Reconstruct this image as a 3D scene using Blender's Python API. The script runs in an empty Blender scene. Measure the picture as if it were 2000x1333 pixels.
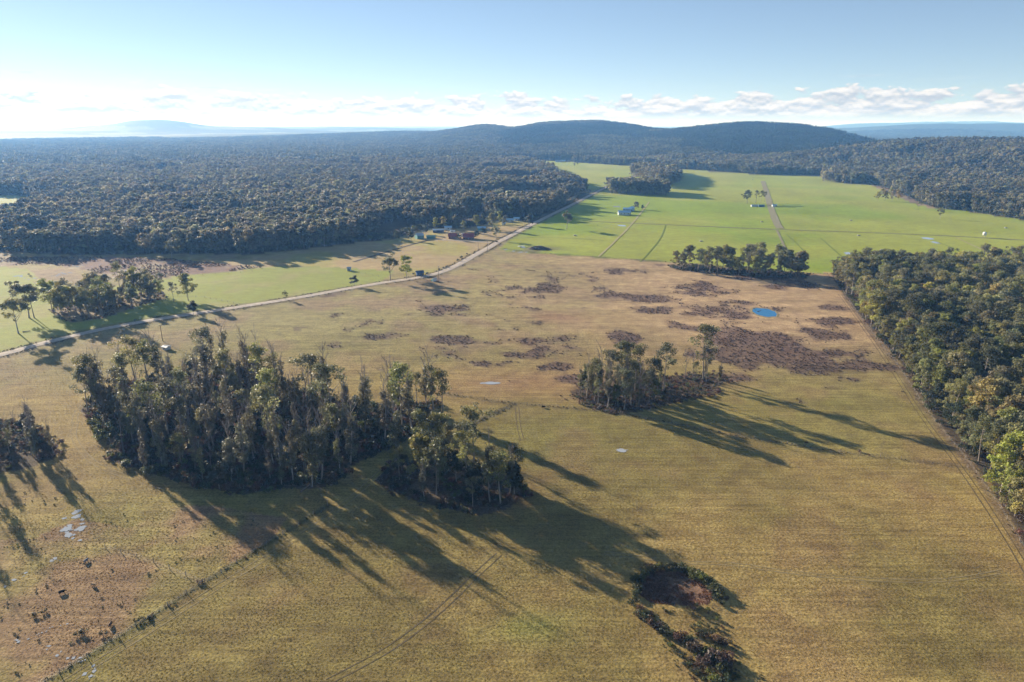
import bpy, bmesh, math, random
import numpy as np
from math import radians as RAD, pi

# ------------------------------------------------------------------ camera, sky, sun, exposure
sc = bpy.context.scene
COL = sc.collection
CAM_H = 115.0
FPX = 1333.0                      # focal length in photograph pixels (2000 wide)
PITCH = math.atan((666.5 - 243.0) / FPX)
cam_d = bpy.data.cameras.new('camera'); cam = bpy.data.objects.new('camera', cam_d); COL.objects.link(cam)
cam_d.sensor_width = 36.0; cam_d.lens = 36.0 * FPX / 2000.0
cam_d.clip_start = 0.5; cam_d.clip_end = 90000.0
cam.location = (0, 0, CAM_H); cam.rotation_euler = (pi / 2 - PITCH, 0, 0)
sc.camera = cam

SUN_AZ = RAD(-46.0)               # from +Y (view direction), negative = left
SUN_EL = RAD(14.7)
sun_d = bpy.data.lights.new('sun', 'SUN'); sun = bpy.data.objects.new('sun', sun_d); COL.objects.link(sun)
sun_d.energy = 5.0; sun_d.angle = RAD(0.55); sun_d.color = (1.0, 0.90, 0.76)
sd = (math.sin(SUN_AZ) * math.cos(SUN_EL), math.cos(SUN_AZ) * math.cos(SUN_EL), math.sin(SUN_EL))
sun.rotation_euler = (pi / 2 - SUN_EL, 0, -SUN_AZ + pi)
sun.location = (sd[0] * 300, sd[1] * 300, 200)

world = bpy.data.worlds.new('World'); sc.world = world; world.use_nodes = True
SKY_STRENGTH = 0.086
def build_world():
    nt = world.node_tree; N = nt.nodes; L = nt.links
    for n in list(N): N.remove(n)
    out = N.new('ShaderNodeOutputWorld'); bg = N.new('ShaderNodeBackground')
    L.new(bg.outputs[0], out.inputs[0]); bg.inputs[1].default_value = SKY_STRENGTH
    sky = N.new('ShaderNodeTexSky'); sky.sky_type = 'NISHITA'; sky.sun_disc = False
    sky.sun_elevation = SUN_EL; sky.sun_rotation = SUN_AZ
    sky.altitude = 100; sky.air_density = 0.6; sky.dust_density = 0.02; sky.ozone_density = 2.0
    tc = N.new('ShaderNodeTexCoord'); sep = N.new('ShaderNodeSeparateXYZ'); L.new(tc.outputs['Generated'], sep.inputs[0])
    def M(op, a, b=None, c=None, clamp=False):
        n = N.new('ShaderNodeMath'); n.operation = op; n.use_clamp = clamp
        for i, v in enumerate((a, b, c)):
            if v is None: continue
            if isinstance(v, (int, float)): n.inputs[i].default_value = v
            else: L.new(v, n.inputs[i])
        return n.outputs[0]
    az = M('ARCTAN2', sep.outputs[0], sep.outputs[1]); el = M('ARCSINE', sep.outputs[2])
    def noise(sx, sy, off, detail=6.0, rough=0.55, dist=0.0, dy=0.0):
        cb = N.new('ShaderNodeCombineXYZ')
        L.new(M('MULTIPLY_ADD', az, sx, off), cb.inputs[0]); L.new(M('MULTIPLY_ADD', el, sy, off * 0.7 + dy), cb.inputs[1])
        n = N.new('ShaderNodeTexNoise'); n.inputs['Scale'].default_value = 1.0; n.inputs['Detail'].default_value = detail
        n.inputs['Roughness'].default_value = rough; n.inputs['Distortion'].default_value = dist
        L.new(cb.outputs[0], n.inputs['Vector']); return n.outputs[0]
    def ss(v, a, b):
        n = N.new('ShaderNodeMapRange'); n.interpolation_type = 'SMOOTHSTEP'
        n.inputs[1].default_value = a; n.inputs[2].default_value = b; L.new(v, n.inputs[0]); return n.outputs[0]
    # cumulus bank low over the horizon, all the way round
    n1 = noise(26, 60, 3.1); n1b = noise(26, 60, 3.1, dy=0.22); big = noise(5, 3, 11.0, 2.0)
    top = M('MULTIPLY_ADD', big, 0.040, 0.022)                 # cloud top elevation
    prof = M('SUBTRACT', M('DIVIDE', el, top), 0.0)
    dens = M('SUBTRACT', n1, M('MULTIPLY_ADD', M('POWER', M('ABSOLUTE', prof), 2.0), 0.30, 0.255))
    c1 = M('MULTIPLY', ss(dens, 0.0, 0.07), ss(el, 0.004, 0.016))
    # thin streaks above it
    n2 = noise(7, 210, 7.7, 5.0, 0.5); n3 = noise(4, 8, 5.3, 2.0)
    c2 = M('MULTIPLY', M('MULTIPLY', ss(n2, 0.54, 0.72), ss(n3, 0.46, 0.62)), M('MULTIPLY', ss(el, 0.028, 0.04), ss(el, 0.068, 0.05)))
    c2 = M('MULTIPLY', c2, 0.65)
    shade = ss(M('SUBTRACT', n1, n1b), -0.12, 0.12)
    toward = N.new('ShaderNodeVectorMath'); toward.operation = 'DOT_PRODUCT'
    L.new(tc.outputs['Generated'], toward.inputs[0]); toward.inputs[1].default_value = sd
    glow = M('POWER', ss(toward.outputs['Value'], 0.2, 1.0), 1.5)
    ramp = N.new('ShaderNodeMix'); ramp.data_type = 'RGBA'
    ramp.inputs[6].default_value = (2.7, 2.95, 3.35, 1); ramp.inputs[7].default_value = (5.0, 4.85, 4.7, 1)
    L.new(shade, ramp.inputs[0])
    bri = N.new('ShaderNodeVectorMath'); bri.operation = 'SCALE'; L.new(ramp.outputs[2], bri.inputs[0]); L.new(M('MULTIPLY_ADD', glow, 0.22, 0.92), bri.inputs['Scale'])
    mx = N.new('ShaderNodeMix'); mx.data_type = 'RGBA'
    L.new(M('MAXIMUM', M('MULTIPLY', c1, 0.95), c2), mx.inputs[0]); gm = N.new('ShaderNodeGamma'); gm.inputs[1].default_value = 0.75; L.new(sky.outputs[0], gm.inputs[0]); L.new(gm.outputs[0], mx.inputs[6]); L.new(bri.outputs[0], mx.inputs[7])
    L.new(mx.outputs[2], bg.inputs[0])
build_world()

sc.view_settings.view_transform = 'Standard'; sc.view_settings.look = 'None'
sc.view_settings.exposure = 1.35; sc.view_settings.gamma = 1.0
sc.view_settings.use_curve_mapping = False
sc.render.engine = 'CYCLES'
sc.cycles.use_denoising = True
try: sc.cycles.denoiser = 'OPENIMAGEDENOISE'
except Exception: pass
sc.cycles.max_bounces = 5; sc.cycles.diffuse_bounces = 2; sc.cycles.glossy_bounces = 2
sc.cycles.transmission_bounces = 2; sc.cycles.volume_bounces = 1; sc.cycles.transparent_max_bounces = 4

RNG = np.random.default_rng(20240)
random.seed(77)

# ------------------------------------------------------------------ helpers: pixel -> ground, noise, polygons
CP, SP = math.cos(PITCH), math.sin(PITCH)
def G(x, y, z=0.0):
    u = (x - 1000.0) / FPX; v = (y - 666.5) / FPX
    t = (CAM_H - z) / (SP + v * CP)
    return (u * t, (CP - v * SP) * t)
def GP(pts): return np.array([G(*p) for p in pts])
def at_dist(px, Y): return (px - 1000.0) / FPX * Y / 1.049

def vnoise(x, y, seed=0):
    xi = np.floor(x).astype(np.int64); yi = np.floor(y).astype(np.int64)
    fx = x - xi; fy = y - yi; fx = fx * fx * (3 - 2 * fx); fy = fy * fy * (3 - 2 * fy)
    def h(a, b):
        n = (a * 374761393 + b * 668265263 + seed * 1442695041) & 0xFFFFFFFF
        n = ((n ^ (n >> 13)) * 1274126177) & 0xFFFFFFFF
        n = (n ^ (n >> 16)) & 0xFFFFFFFF
        return n / 4294967295.0
    return (h(xi, yi) * (1 - fx) + h(xi + 1, yi) * fx) * (1 - fy) + (h(xi, yi + 1) * (1 - fx) + h(xi + 1, yi + 1) * fx) * fy
def fbm(x, y, scale, seed=0, octs=4):
    x = np.asarray(x, float) / scale; y = np.asarray(y, float) / scale
    s = np.zeros_like(x); a = 0.5; tot = 0
    for i in range(octs):
        s += a * vnoise(x, y, seed + i * 17); tot += a; a *= 0.5; x = x * 2.03 + 5.1; y = y * 2.03 + 1.7
    return s / tot
def inpoly(x, y, P):
    x = np.asarray(x, float); y = np.asarray(y, float); r = np.zeros(x.shape, bool)
    n = len(P); j = n - 1
    for i in range(n):
        xi, yi = P[i]; xj, yj = P[j]
        if yi != yj:
            c = ((yi > y) != (yj > y)) & (x < (xj - xi) * (y - yi) / (yj - yi) + xi)
            r ^= c
        j = i
    return r
def dist_line(x, y, P, closed=False):
    x = np.asarray(x, float); y = np.asarray(y, float); d = np.full(x.shape, 1e9)
    n = len(P)
    for i in range(n if closed else n - 1):
        ax, ay = P[i]; bx, by = P[(i + 1) % n]; vx, vy = bx - ax, by - ay
        t = np.clip(((x - ax) * vx + (y - ay) * vy) / (vx * vx + vy * vy + 1e-9), 0, 1)
        d = np.minimum(d, np.hypot(x - ax - t * vx, y - ay - t * vy))
    return d
def sst(v, a, b):
    t = np.clip((v - a) / (b - a), 0, 1); return t * t * (3 - 2 * t)

# ------------------------------------------------------------------ plan of the place (read off the photograph, then laid out in metres)
ROAD = GP([(-260, 752), (-120, 722), (0, 693), (100, 666), (200, 643), (330, 621), (450, 603), (560, 586), (660, 568), (745, 553), (820, 543), (862, 533), (895, 518),
           (925, 500), (950, 487), (975, 472), (1005, 457), (1040, 438), (1080, 418), (1120, 399), (1152, 382), (1180, 368), (1225, 349), (1262, 338)])
GREEN_NE = GP([(972, 489), (1040, 495), (1300, 512), (1460, 524), (1630, 535), (2000, 553), (2500, 560), (2700, 470), (2000, 430), (1880, 412), (1800, 404),
               (1752, 384), (1700, 362), (1640, 356), (1600, 343), (1480, 341), (1335, 331), (1130, 318), (1022, 312), (1042, 322), (1085, 336), (1090, 352), (1158, 374), (1120, 401), (1080, 420), (1040, 440), (1005, 459)])
GREEN_W = GP([(-700, 700), (-260, 748), (0, 690), (200, 640), (450, 600), (745, 550), (770, 530), (640, 521), (520, 522), (430, 533), (350, 540), (300, 548), (230, 560), (150, 560), (60, 555), (75, 545), (60, 528), (0, 520), (-500, 516)])
TAN_W = GP([(430, 533), (520, 522), (640, 521), (770, 530), (820, 541), (890, 519), (950, 486), (1004, 456), (1036, 437), (1000, 430), (880, 448), (780, 468), (690, 474), (560, 492), (480, 505), (400, 520)])
LEFT_FOREST = GP([(-900, 490), (0, 491), (150, 499), (330, 496), (480, 497), (560, 491), (690, 475), (770, 467), (805, 455), (850, 445), (905, 447), (950, 438), (985, 426), (1028, 434), (1040, 436),
                  (1078, 416), (1118, 398), (1150, 379), (1146, 372), (1096, 353), (1085, 337), (1042, 322), (1022, 313), (1022, 300), (1000, 262), (-900, 262)])
CLEARING = GP([(-300, 382), (44, 382), (70, 396), (60, 416), (30, 434), (-20, 440), (-300, 440)])
RIGHT_FOREST = GP([(1628, 540), (1648, 575), (1700, 640), (1760, 715), (1830, 820), (1900, 905), (1960, 990), (2010, 1075), (2120, 1240), (2350, 1240), (2700, 560), (2000, 537)])
COPSE_BIG = GP([(168, 795), (205, 770), (262, 748), (330, 738), (430, 734), (520, 744), (560, 765), (640, 785), (740, 794), (850, 792), (868, 820), (832, 842), (758, 872), (690, 915), (636, 952), (560, 952), (470, 962), (360, 940), (290, 925), (215, 895), (205, 850)])
COPSE_FRONT = GP([(770, 905), (850, 895), (930, 905), (1005, 938), (1022, 965), (985, 990), (930, 1005), (850, 990), (780, 965), (740, 940)])
COPSE_MID = GP([(1128, 768), (1165, 752), (1230, 748), (1296, 752), (1296, 775), (1250, 795), (1205, 806), (1160, 792)])
COPSE_MID_R = GP([(1322, 742), (1365, 730), (1405, 735), (1412, 750), (1370, 768), (1330, 768)])
MID_SCRUB = GP([(1112, 765), (1170, 748), (1300, 738), (1390, 728), (1420, 745), (1390, 772), (1300, 790), (1260, 800), (1210, 812), (1150, 795)])
COPSE_WEST = GP([(95, 607), (140, 592), (230, 580), (318, 570), (326, 584), (270, 598), (205, 622), (135, 630)])
COPSE_EDGE = GP([(-120, 840), (0, 822), (70, 838), (118, 868), (112, 898), (60, 912), (-40, 925), (-130, 905)])
COPSE_NORTH = GP([(1306, 518), (1380, 520), (1500, 527), (1585, 536), (1570, 546), (1500, 543), (1420, 538), (1325, 528)])
FAR_COPSE_A = GP([(1186, 372), (1240, 372), (1300, 374), (1303, 383), (1240, 381), (1190, 378)])
FAR_COPSE_B = GP([(1236, 334), (1290, 336), (1326, 344), (1328, 355), (1292, 368), (1272, 352), (1232, 344)])
RIDGE_TREES = GP([(1604, 351), (1650, 349), (1680, 356), (1672, 361), (1640, 358), (1606, 356)])
DAM = GP([(1252, 1128), (1290, 1112), (1335, 1118), (1372, 1138), (1398, 1160), (1385, 1180), (1330, 1182), (1270, 1176), (1248, 1160)])
BL_PINK = GP([(-200, 1333), (90, 1333), (400, 1135), (520, 1060), (560, 1010), (420, 985), (330, 985), (240, 1030), (150, 1010), (60, 1050), (-200, 1060)])
WETLAND = GP([(-200, 500), (0, 503), (200, 502), (330, 506), (430, 516), (520, 522), (430, 532), (340, 540), (300, 546), (230, 545), (180, 530), (90, 516), (0, 520), (-200, 518)])

def heath_mask(x, y):
    """dark, low heath in the rough paddock: hand-placed lens shapes broken up by noise (metres)"""
    m = np.zeros(np.shape(x))
    for (px, py, w, h) in [(1495, 682, 84, 30), (1690, 716, 55, 12), (1380, 607, 85, 13), (1440, 622, 40, 12), (1385, 568, 55, 14), (1320, 635, 50, 12), (1235, 660, 55, 18), (1050, 562, 75, 9),
                           (1190, 573, 70, 9), (1260, 583, 55, 8), (870, 602, 65, 8), (1010, 643, 40, 6), (890, 663, 55, 9), (1010, 692, 45, 10), (985, 712, 55, 9), (1075, 718, 50, 8), (1630, 602, 30, 6),
                           (1640, 628, 32, 7), (1600, 655, 45, 12), (1560, 560, 60, 10), (1250, 530, 55, 11), (1690, 690, 40, 8), (1600, 690, 70, 14), (1480, 545, 60, 6), (1120, 742, 40, 8), (990, 668, 70, 8), (1290, 610, 45, 6)]:
        cx, cy = G(px, py); rx = w / FPX * math.hypot(cy, CAM_H); ry = (G(px, py - h)[1] - G(px, py + h)[1]) / 2
        q = ((x - cx) / rx) ** 2 + ((y - cy) / ry) ** 2
        m = np.maximum(m, (1.7 if w == 84 else 1.0) - 0.55 * q)
    n = fbm(x, y, 16, 5, 5)
    return sst(m + (n - 0.5) * 2.9, 0.30, 0.90)

# ------------------------------------------------------------------ terrain height
HILLS = [  # px, Y, height, radius across, radius along
    (1130, 4200, 106, 330, 800), (1200, 4000, 92, 230, 700), (1065, 4400, 92, 220, 700), (1440, 3300, 93, 260, 560), (1500, 3250, 94, 230, 520), (1570, 3150, 80, 200, 500), (1360, 3400, 74, 230, 560), (1280, 3700, 66, 300, 600), (950, 4500, 97, 190, 650), (905, 4700, 66, 260, 650),
    (800, 5600, 42, 700, 700), (600, 6800, 30, 1400, 700), (1650, 2900, 30, 260, 400),
    (1890, 1950, 50, 300, 380), (2080, 1750, 56, 380, 420), (2350, 1500, 60, 420, 400), (1780, 2150, 36, 240, 330),
    (285, 9000, 172, 430, 900), (215, 9300, 92, 650, 900), (345, 9200, 126, 400, 900), (430, 9600, 88, 900, 1000), (600, 13200, 66, 2300, 1500), (80, 7200, 42, 1500, 700), (-150, 7000, 50, 1500, 800),
    (60, 20000, 112, 3200, 2500), (200, 21000, 120, 1500, 2500), (700, 23000, 52, 5200, 3000), (-500, 15000, 120, 4000, 3000),
    (1710, 16000, 138, 900, 1800), (1850, 17000, 176, 1500, 2000), (1950, 16000, 148, 900, 1800), (2300, 17000, 160, 2500, 2000), (1830, 8000, 118, 600, 900), (1930, 8200, 104, 700, 900), (2080, 7800, 118, 900, 900), (1720, 8600, 84, 700, 900)]
GREEN_HARD = GREEN_NE
DAM_C = DAM.mean(axis=0)
def height(x, y):
    x = np.asarray(x, float); y = np.asarray(y, float)
    acc = np.zeros(x.shape)
    for (px, Y, h, rx, ry) in HILLS:
        cx = at_dist(px, Y)
        th = math.atan2(cx, Y); dx = x - cx; dy = y - Y
        a = dx * math.cos(th) - dy * math.sin(th); b = dx * math.sin(th) + dy * math.cos(th)
        g = h * np.exp(-0.5 * ((a / rx) ** 2 + (b / ry) ** 2))
        acc += g ** 4
    hz = acc ** 0.25
    D = np.hypot(x, y)
    far = sst(D, 1100, 2200)
    hz = hz * (0.86 + 0.28 * fbm(x, y, 420, 9, 4))
    near = np.where(D < 3800, 1.0, 0.0)
    inside = inpoly(x, y, GREEN_HARD)
    dg = np.where(inside, 0.0, dist_line(x, y, GREEN_HARD, True))
    k = np.where(D < 3500, sst(dg, 20, 420), 1.0)
    k = np.where(y < 900, np.minimum(k, sst(D, 900, 1300)), k)
    hz = hz * k
    # gentle undulation of the paddocks and the shallow basin of the dam with its bank
    und = (fbm(x, y, 90, 31, 2) - 0.5) * 1.6 * (1 - sst(D, 350, 700))
    dd = np.hypot((x - DAM_C[0]) / 9.5, (y - DAM_C[1]) / 7.0)
    basin = -0.7 * (1 - sst(dd, 0.5, 1.05)) + 0.18 * np.exp(-((dd - 1.25) / 0.30) ** 2) * (y < DAM_C[1] + 4)
    return hz + und * (1 - far) + basin * (dd < 2.2)
def hz1(x, y): return float(height(np.array([x]), np.array([y]))[0])

# ------------------------------------------------------------------ materials
def new_mat(name):
    m = bpy.data.materials.new(name); m.use_nodes = True
    nt = m.node_tree
    for n in list(nt.nodes): nt.nodes.remove(n)
    out = nt.nodes.new('ShaderNodeOutputMaterial')
    return m, nt, nt.nodes, nt.links, out
def noise_node(nt, scale, detail=4.0, rough=0.55, vec=None):
    n = nt.nodes.new('ShaderNodeTexNoise'); n.inputs['Scale'].default_value = scale
    n.inputs['Detail'].default_value = detail; n.inputs['Roughness'].default_value = rough
    if vec is not None: nt.links.new(vec, n.inputs['Vector'])
    return n.outputs[0]
def maprange(nt, v, a, b, c, d):
    n = nt.nodes.new('ShaderNodeMapRange'); n.inputs[1].default_value = a; n.inputs[2].default_value = b
    n.inputs[3].default_value = c; n.inputs[4].default_value = d; nt.links.new(v, n.inputs[0]); return n.outputs[0]
def hsv(nt, col, h=None, s=None, v=None):
    n = nt.nodes.new('ShaderNodeHueSaturation')
    for k, q in (('Hue', h), ('Saturation', s), ('Value', v)):
        if q is None: continue
        if isinstance(q, (int, float)): n.inputs[k].default_value = q
        else: nt.links.new(q, n.inputs[k])
    if isinstance(col, tuple): n.inputs['Color'].default_value = (*col, 1)
    else: nt.links.new(col, n.inputs['Color'])
    return n.outputs[0]
def plain(name, col, rough=0.8, var=0.25, scale=3.0, metal=0.0, spec=0.3, bump=0.0, obj_space=True):
    m, nt, N, L, out = new_mat(name)
    b = N.new('ShaderNodeBsdfPrincipled'); L.new(b.outputs[0], out.inputs[0])
    b.inputs['Roughness'].default_value = rough; b.inputs['Metallic'].default_value = metal; b.inputs['Specular IOR Level'].default_value = spec
    tc = N.new('ShaderNodeTexCoord')
    nz = noise_node(nt, scale, 5.0, 0.6, tc.outputs['Object'])
    L.new(hsv(nt, col, v=maprange(nt, nz, 0.25, 0.75, 1 - var, 1 + var)), b.inputs['Base Color'])
    if bump:
        bp = N.new('ShaderNodeBump'); bp.inputs['Strength'].default_value = 0.6; bp.inputs['Distance'].default_value = bump
        L.new(nz, bp.inputs['Height']); L.new(bp.outputs[0], b.inputs['Normal'])
    return m
def leaf_mat(name, col, trans=0.42, hue=0.03, val=0.35, rough=0.5, tcol=None, sat=0.3):
    m, nt, N, L, out = new_mat(name)
    b = N.new('ShaderNodeBsdfPrincipled'); b.inputs['Roughness'].default_value = rough; b.inputs['Specular IOR Level'].default_value = 0.25
    tr = N.new('ShaderNodeBsdfTranslucent'); mx = N.new('ShaderNodeMixShader'); mx.inputs[0].default_value = trans
    oi = N.new('ShaderNodeObjectInfo'); at = N.new('ShaderNodeAttribute'); at.attribute_name = 'tone'
    at2 = N.new('ShaderNodeMath'); at2.operation = 'MULTIPLY'; L.new(oi.outputs['Random'], at2.inputs[0]); at2.inputs[1].default_value = 7.31
    fr = N.new('ShaderNodeMath'); fr.operation = 'FRACT'; L.new(at2.outputs[0], fr.inputs[0])
    c = hsv(nt, col, h=maprange(nt, oi.outputs['Random'], 0, 1, 0.5 - hue, 0.5 + hue), s=maprange(nt, fr.outputs[0], 0, 1, 1 - sat, 1 + sat * 0.6), v=maprange(nt, fr.outputs[0], 0, 1, 1 - val * 0.6, 1 + val * 0.6))
    c = hsv(nt, c, v=maprange(nt, at.outputs['Fac'], 0, 1, 1 - val, 1 + val), h=maprange(nt, at.outputs['Fac'], 0, 1, 0.5 - hue * 0.4, 0.5 + hue * 0.4))
    ln = noise_node(nt, 0.011, 3, .6, oi.outputs['Location']); c = hsv(nt, c, v=maprange(nt, ln, .3, .7, .6, 1.4), h=maprange(nt, ln, .3, .7, .513, .487))
    L.new(c, b.inputs['Base Color']); L.new(hsv(nt, c, v=1.15, h=0.49), tr.inputs['Color'])
    L.new(b.outputs[0], mx.inputs[1]); L.new(tr.outputs[0], mx.inputs[2]); L.new(mx.outputs[0], out.inputs[0])
    return m
def bark_mat(name, col, var=0.35):
    m, nt, N, L, out = new_mat(name)
    b = N.new('ShaderNodeBsdfPrincipled'); b.inputs['Roughness'].default_value = 0.85; b.inputs['Specular IOR Level'].default_value = 0.2
    tc = N.new('ShaderNodeTexCoord'); mp = N.new('ShaderNodeMapping'); mp.inputs['Scale'].default_value = (3, 3, 0.5); L.new(tc.outputs['Object'], mp.inputs[0])
    oi = N.new('ShaderNodeObjectInfo')
    c = hsv(nt, col, v=maprange(nt, noise_node(nt, 1.0, 5, 0.65, mp.outputs[0]), 0.3, 0.7, 1 - var, 1 + var))
    c = hsv(nt, c, v=maprange(nt, oi.outputs['Random'], 0, 1, 0.7, 1.25))
    L.new(c, b.inputs['Base Color']); L.new(b.outputs[0], out.inputs[0]); return m

LEAF = {'gum': leaf_mat('gum_leaves', (0.165, 0.166, 0.070), hue=.02), 'column': leaf_mat('regrowth_leaves', (0.165, 0.155, 0.085)), 'bushy': leaf_mat('forest_leaves', (0.250, 0.232, 0.080), hue=0.035),
        'bright': leaf_mat('fresh_leaves', (0.15, 0.16, 0.05), hue=.015), 'dark': leaf_mat('dark_leaves', (0.045, 0.055, 0.030)), 'far': leaf_mat('far_forest_leaves', (0.205, 0.190, 0.110), hue=0.035, val=0.55),
        'hill': leaf_mat('hill_forest_leaves', (0.085, 0.090, 0.055), hue=0.03, val=0.5), 'pine': leaf_mat('pine_needles', (0.040, 0.058, 0.040), trans=0.15, hue=0.015, val=0.25), 'brown': leaf_mat('dry_leaves', (0.125, 0.078, 0.052), hue=0.03), 'purple': leaf_mat('bare_plum_twigs', (0.10, 0.07, 0.08), hue=0.01),
        'heath': leaf_mat('heath_twigs', (0.075, 0.050, 0.040), trans=0.15, hue=0.02), 'olive': leaf_mat('olive_shrub_leaves', (0.10, 0.11, 0.04))}
BARK = {'pale': bark_mat('pale_gum_bark', (0.27, 0.225, 0.185)), 'grey': bark_mat('grey_bark', (0.29, 0.25, 0.215)), 'twig': bark_mat('bare_grey_twigs', (0.24, 0.20, 0.18))}

def ground_material():
    m, nt, N, L, out = new_mat('paddock_ground')
    b = N.new('ShaderNodeBsdfPrincipled'); b.inputs['Roughness'].default_value = 0.95; b.inputs['Specular IOR Level'].default_value = 0.08
    L.new(b.outputs[0], out.inputs[0])
    a = N.new('ShaderNodeAttribute'); a.attribute_name = 'land'
    tx = N.new('ShaderNodeAttribute'); tx.attribute_name = 'tuss'
    g = N.new('ShaderNodeNewGeometry')
    n1 = noise_node(nt, 1.5, 4, 0.65, g.outputs['Position']); n2 = noise_node(nt, 0.14, 5, 0.62, g.outputs['Position'])
    mp = N.new('ShaderNodeMapping'); mp.inputs['Rotation'].default_value = (0, 0, RAD(8)); mp.inputs['Scale'].default_value = (0.035, 0.75, 0.3); L.new(g.outputs['Position'], mp.inputs[0])
    n3 = noise_node(nt, 1.0, 3, 0.6, mp.outputs[0])
    def amp(nz, k):
        mm = N.new('ShaderNodeMath'); mm.operation = 'MULTIPLY_ADD'; s = N.new('ShaderNodeMath'); s.operation = 'SUBTRACT'; L.new(nz, s.inputs[0]); s.inputs[1].default_value = 0.5
        L.new(s.outputs[0], mm.inputs[0]); kk = N.new('ShaderNodeMath'); kk.operation = 'MULTIPLY_ADD'; L.new(tx.outputs['Fac'], kk.inputs[0]); kk.inputs[1].default_value = k; kk.inputs[2].default_value = k * 0.3
        L.new(kk.outputs[0], mm.inputs[1]); mm.inputs[2].default_value = 1.0; return mm.outputs[0]
    def mul(p, q):
        z = N.new('ShaderNodeMath'); z.operation = 'MULTIPLY'; L.new(p, z.inputs[0]); L.new(q, z.inputs[1]); return z.outputs[0]
    v = mul(mul(amp(n1, 1.7), amp(n2, 0.9)), amp(n3, 0.9))
    h = maprange(nt, n2, 0.3, 0.7, 0.493, 0.507)
    L.new(hsv(nt, a.outputs['Color'], h=h, v=v), b.inputs['Base Color'])
    bp = N.new('ShaderNodeBump'); bp.inputs['Distance'].default_value = 0.22
    L.new(maprange(nt, tx.outputs['Fac'], 0, 1, 0.08, 0.75), bp.inputs['Strength'])
    L.new(n1, bp.inputs['Height']); L.new(bp.outputs[0], b.inputs['Normal'])
    return m

# ------------------------------------------------------------------ mesh builders
def np_mesh(name, verts, faces, mats=(), face_mat=None, tone=None, smooth=False):
    """faces: list of (n,k) int arrays"""
    me = bpy.data.meshes.new(name)
    verts = np.asarray(verts, np.float32); me.vertices.add(len(verts)); me.vertices.foreach_set('co', verts.ravel())
    faces = [np.asarray(f, np.int32) for f in faces if len(f)]
    loops = np.concatenate([f.ravel() for f in faces]); sizes = np.concatenate([np.full(len(f), f.shape[1], np.int32) for f in faces])
    me.loops.add(len(loops)); me.loops.foreach_set('vertex_index', loops)
    me.polygons.add(len(sizes)); st = np.concatenate([[0], np.cumsum(sizes)[:-1]]).astype(np.int32)
    me.polygons.foreach_set('loop_start', st); me.polygons.foreach_set('loop_total', sizes)
    for m in mats: me.materials.append(m)
    if face_mat is not None: me.polygons.foreach_set('material_index', np.asarray(face_mat, np.int32))
    if smooth: me.polygons.foreach_set('use_smooth', np.ones(len(sizes), bool))
    if tone is not None:
        at = me.attributes.new('tone', 'FLOAT', 'FACE'); at.data.foreach_set('value', np.asarray(tone, np.float32))
    me.update(calc_edges=True); me.validate(); return me
def tube_arrays(paths, sides=5):
    V = []; F = []; o = 0
    for pts, rad in paths:
        pts = np.asarray(pts, float); n = len(pts)
        t = np.gradient(pts, axis=0); t /= np.linalg.norm(t, axis=1)[:, None] + 1e-9
        ref = np.where(np.abs(t[:, 2:3]) > 0.9, np.array([[1.0, 0, 0]]), np.array([[0, 0, 1.0]]))
        a = np.cross(t, ref); a /= np.linalg.norm(a, axis=1)[:, None] + 1e-9; b = np.cross(t, a)
        ang = np.arange(sides) / sides * 2 * pi
        ring = pts[:, None] + (np.cos(ang)[None, :, None] * a[:, None] + np.sin(ang)[None, :, None] * b[:, None]) * np.asarray(rad)[:, None, None]
        V.append(ring.reshape(-1, 3))
        for i in range(n - 1):
            k = np.arange(sides); k2 = (k + 1) % sides
            F.append(np.stack([o + i * sides + k, o + i * sides + k2, o + (i + 1) * sides + k2, o + (i + 1) * sides + k], 1))
        o += n * sides
    return np.concatenate(V), np.concatenate(F)
def cards(rng, centers, normals, size, aspect=0.6):
    n = len(centers); nn = normals / (np.linalg.norm(normals, axis=1)[:, None] + 1e-9)
    r = rng.normal(size=(n, 3)); a = np.cross(nn, r); a /= np.linalg.norm(a, axis=1)[:, None] + 1e-9; b = np.cross(nn, a)
    s = size[:, None]
    bend = nn * s * 0.12
    V = np.stack([centers - a * s - bend, centers + b * s * aspect + bend * .5, centers + a * s - bend, centers - b * s * aspect + bend * .5], 1).reshape(-1, 3)
    F = np.arange(n * 4).reshape(-1, 4); return V, F
def clump_cards(rng, clumps, k, size, up=0.15, inner=0.45, jit=0.55):
    C = []; Nn = []; S = []; T = []
    for (c, r, sq, tone) in clumps:
        n = max(6, int(k * r * r))
        d = rng.normal(size=(n, 3)); d[:, 2] += up; d /= np.linalg.norm(d, axis=1)[:, None]
        rad = r * (inner + (1 - inner) * rng.random(n) ** 0.5) * (0.8 + 0.4 * rng.random(n))
        p = d * rad[:, None]; p[:, 2] *= sq
        C.append(np.asarray(c) + p); Nn.append(d + rng.normal(size=(n, 3)) * jit); S.append(size * (0.6 + 0.8 * rng.random(n))); T.append(np.clip(tone + rng.normal(size=n) * 0.16, 0, 1))
    C = np.concatenate(C); V, F = cards(rng, C, np.concatenate(Nn), np.concatenate(S))
    return V, F, np.concatenate(T)

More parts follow.
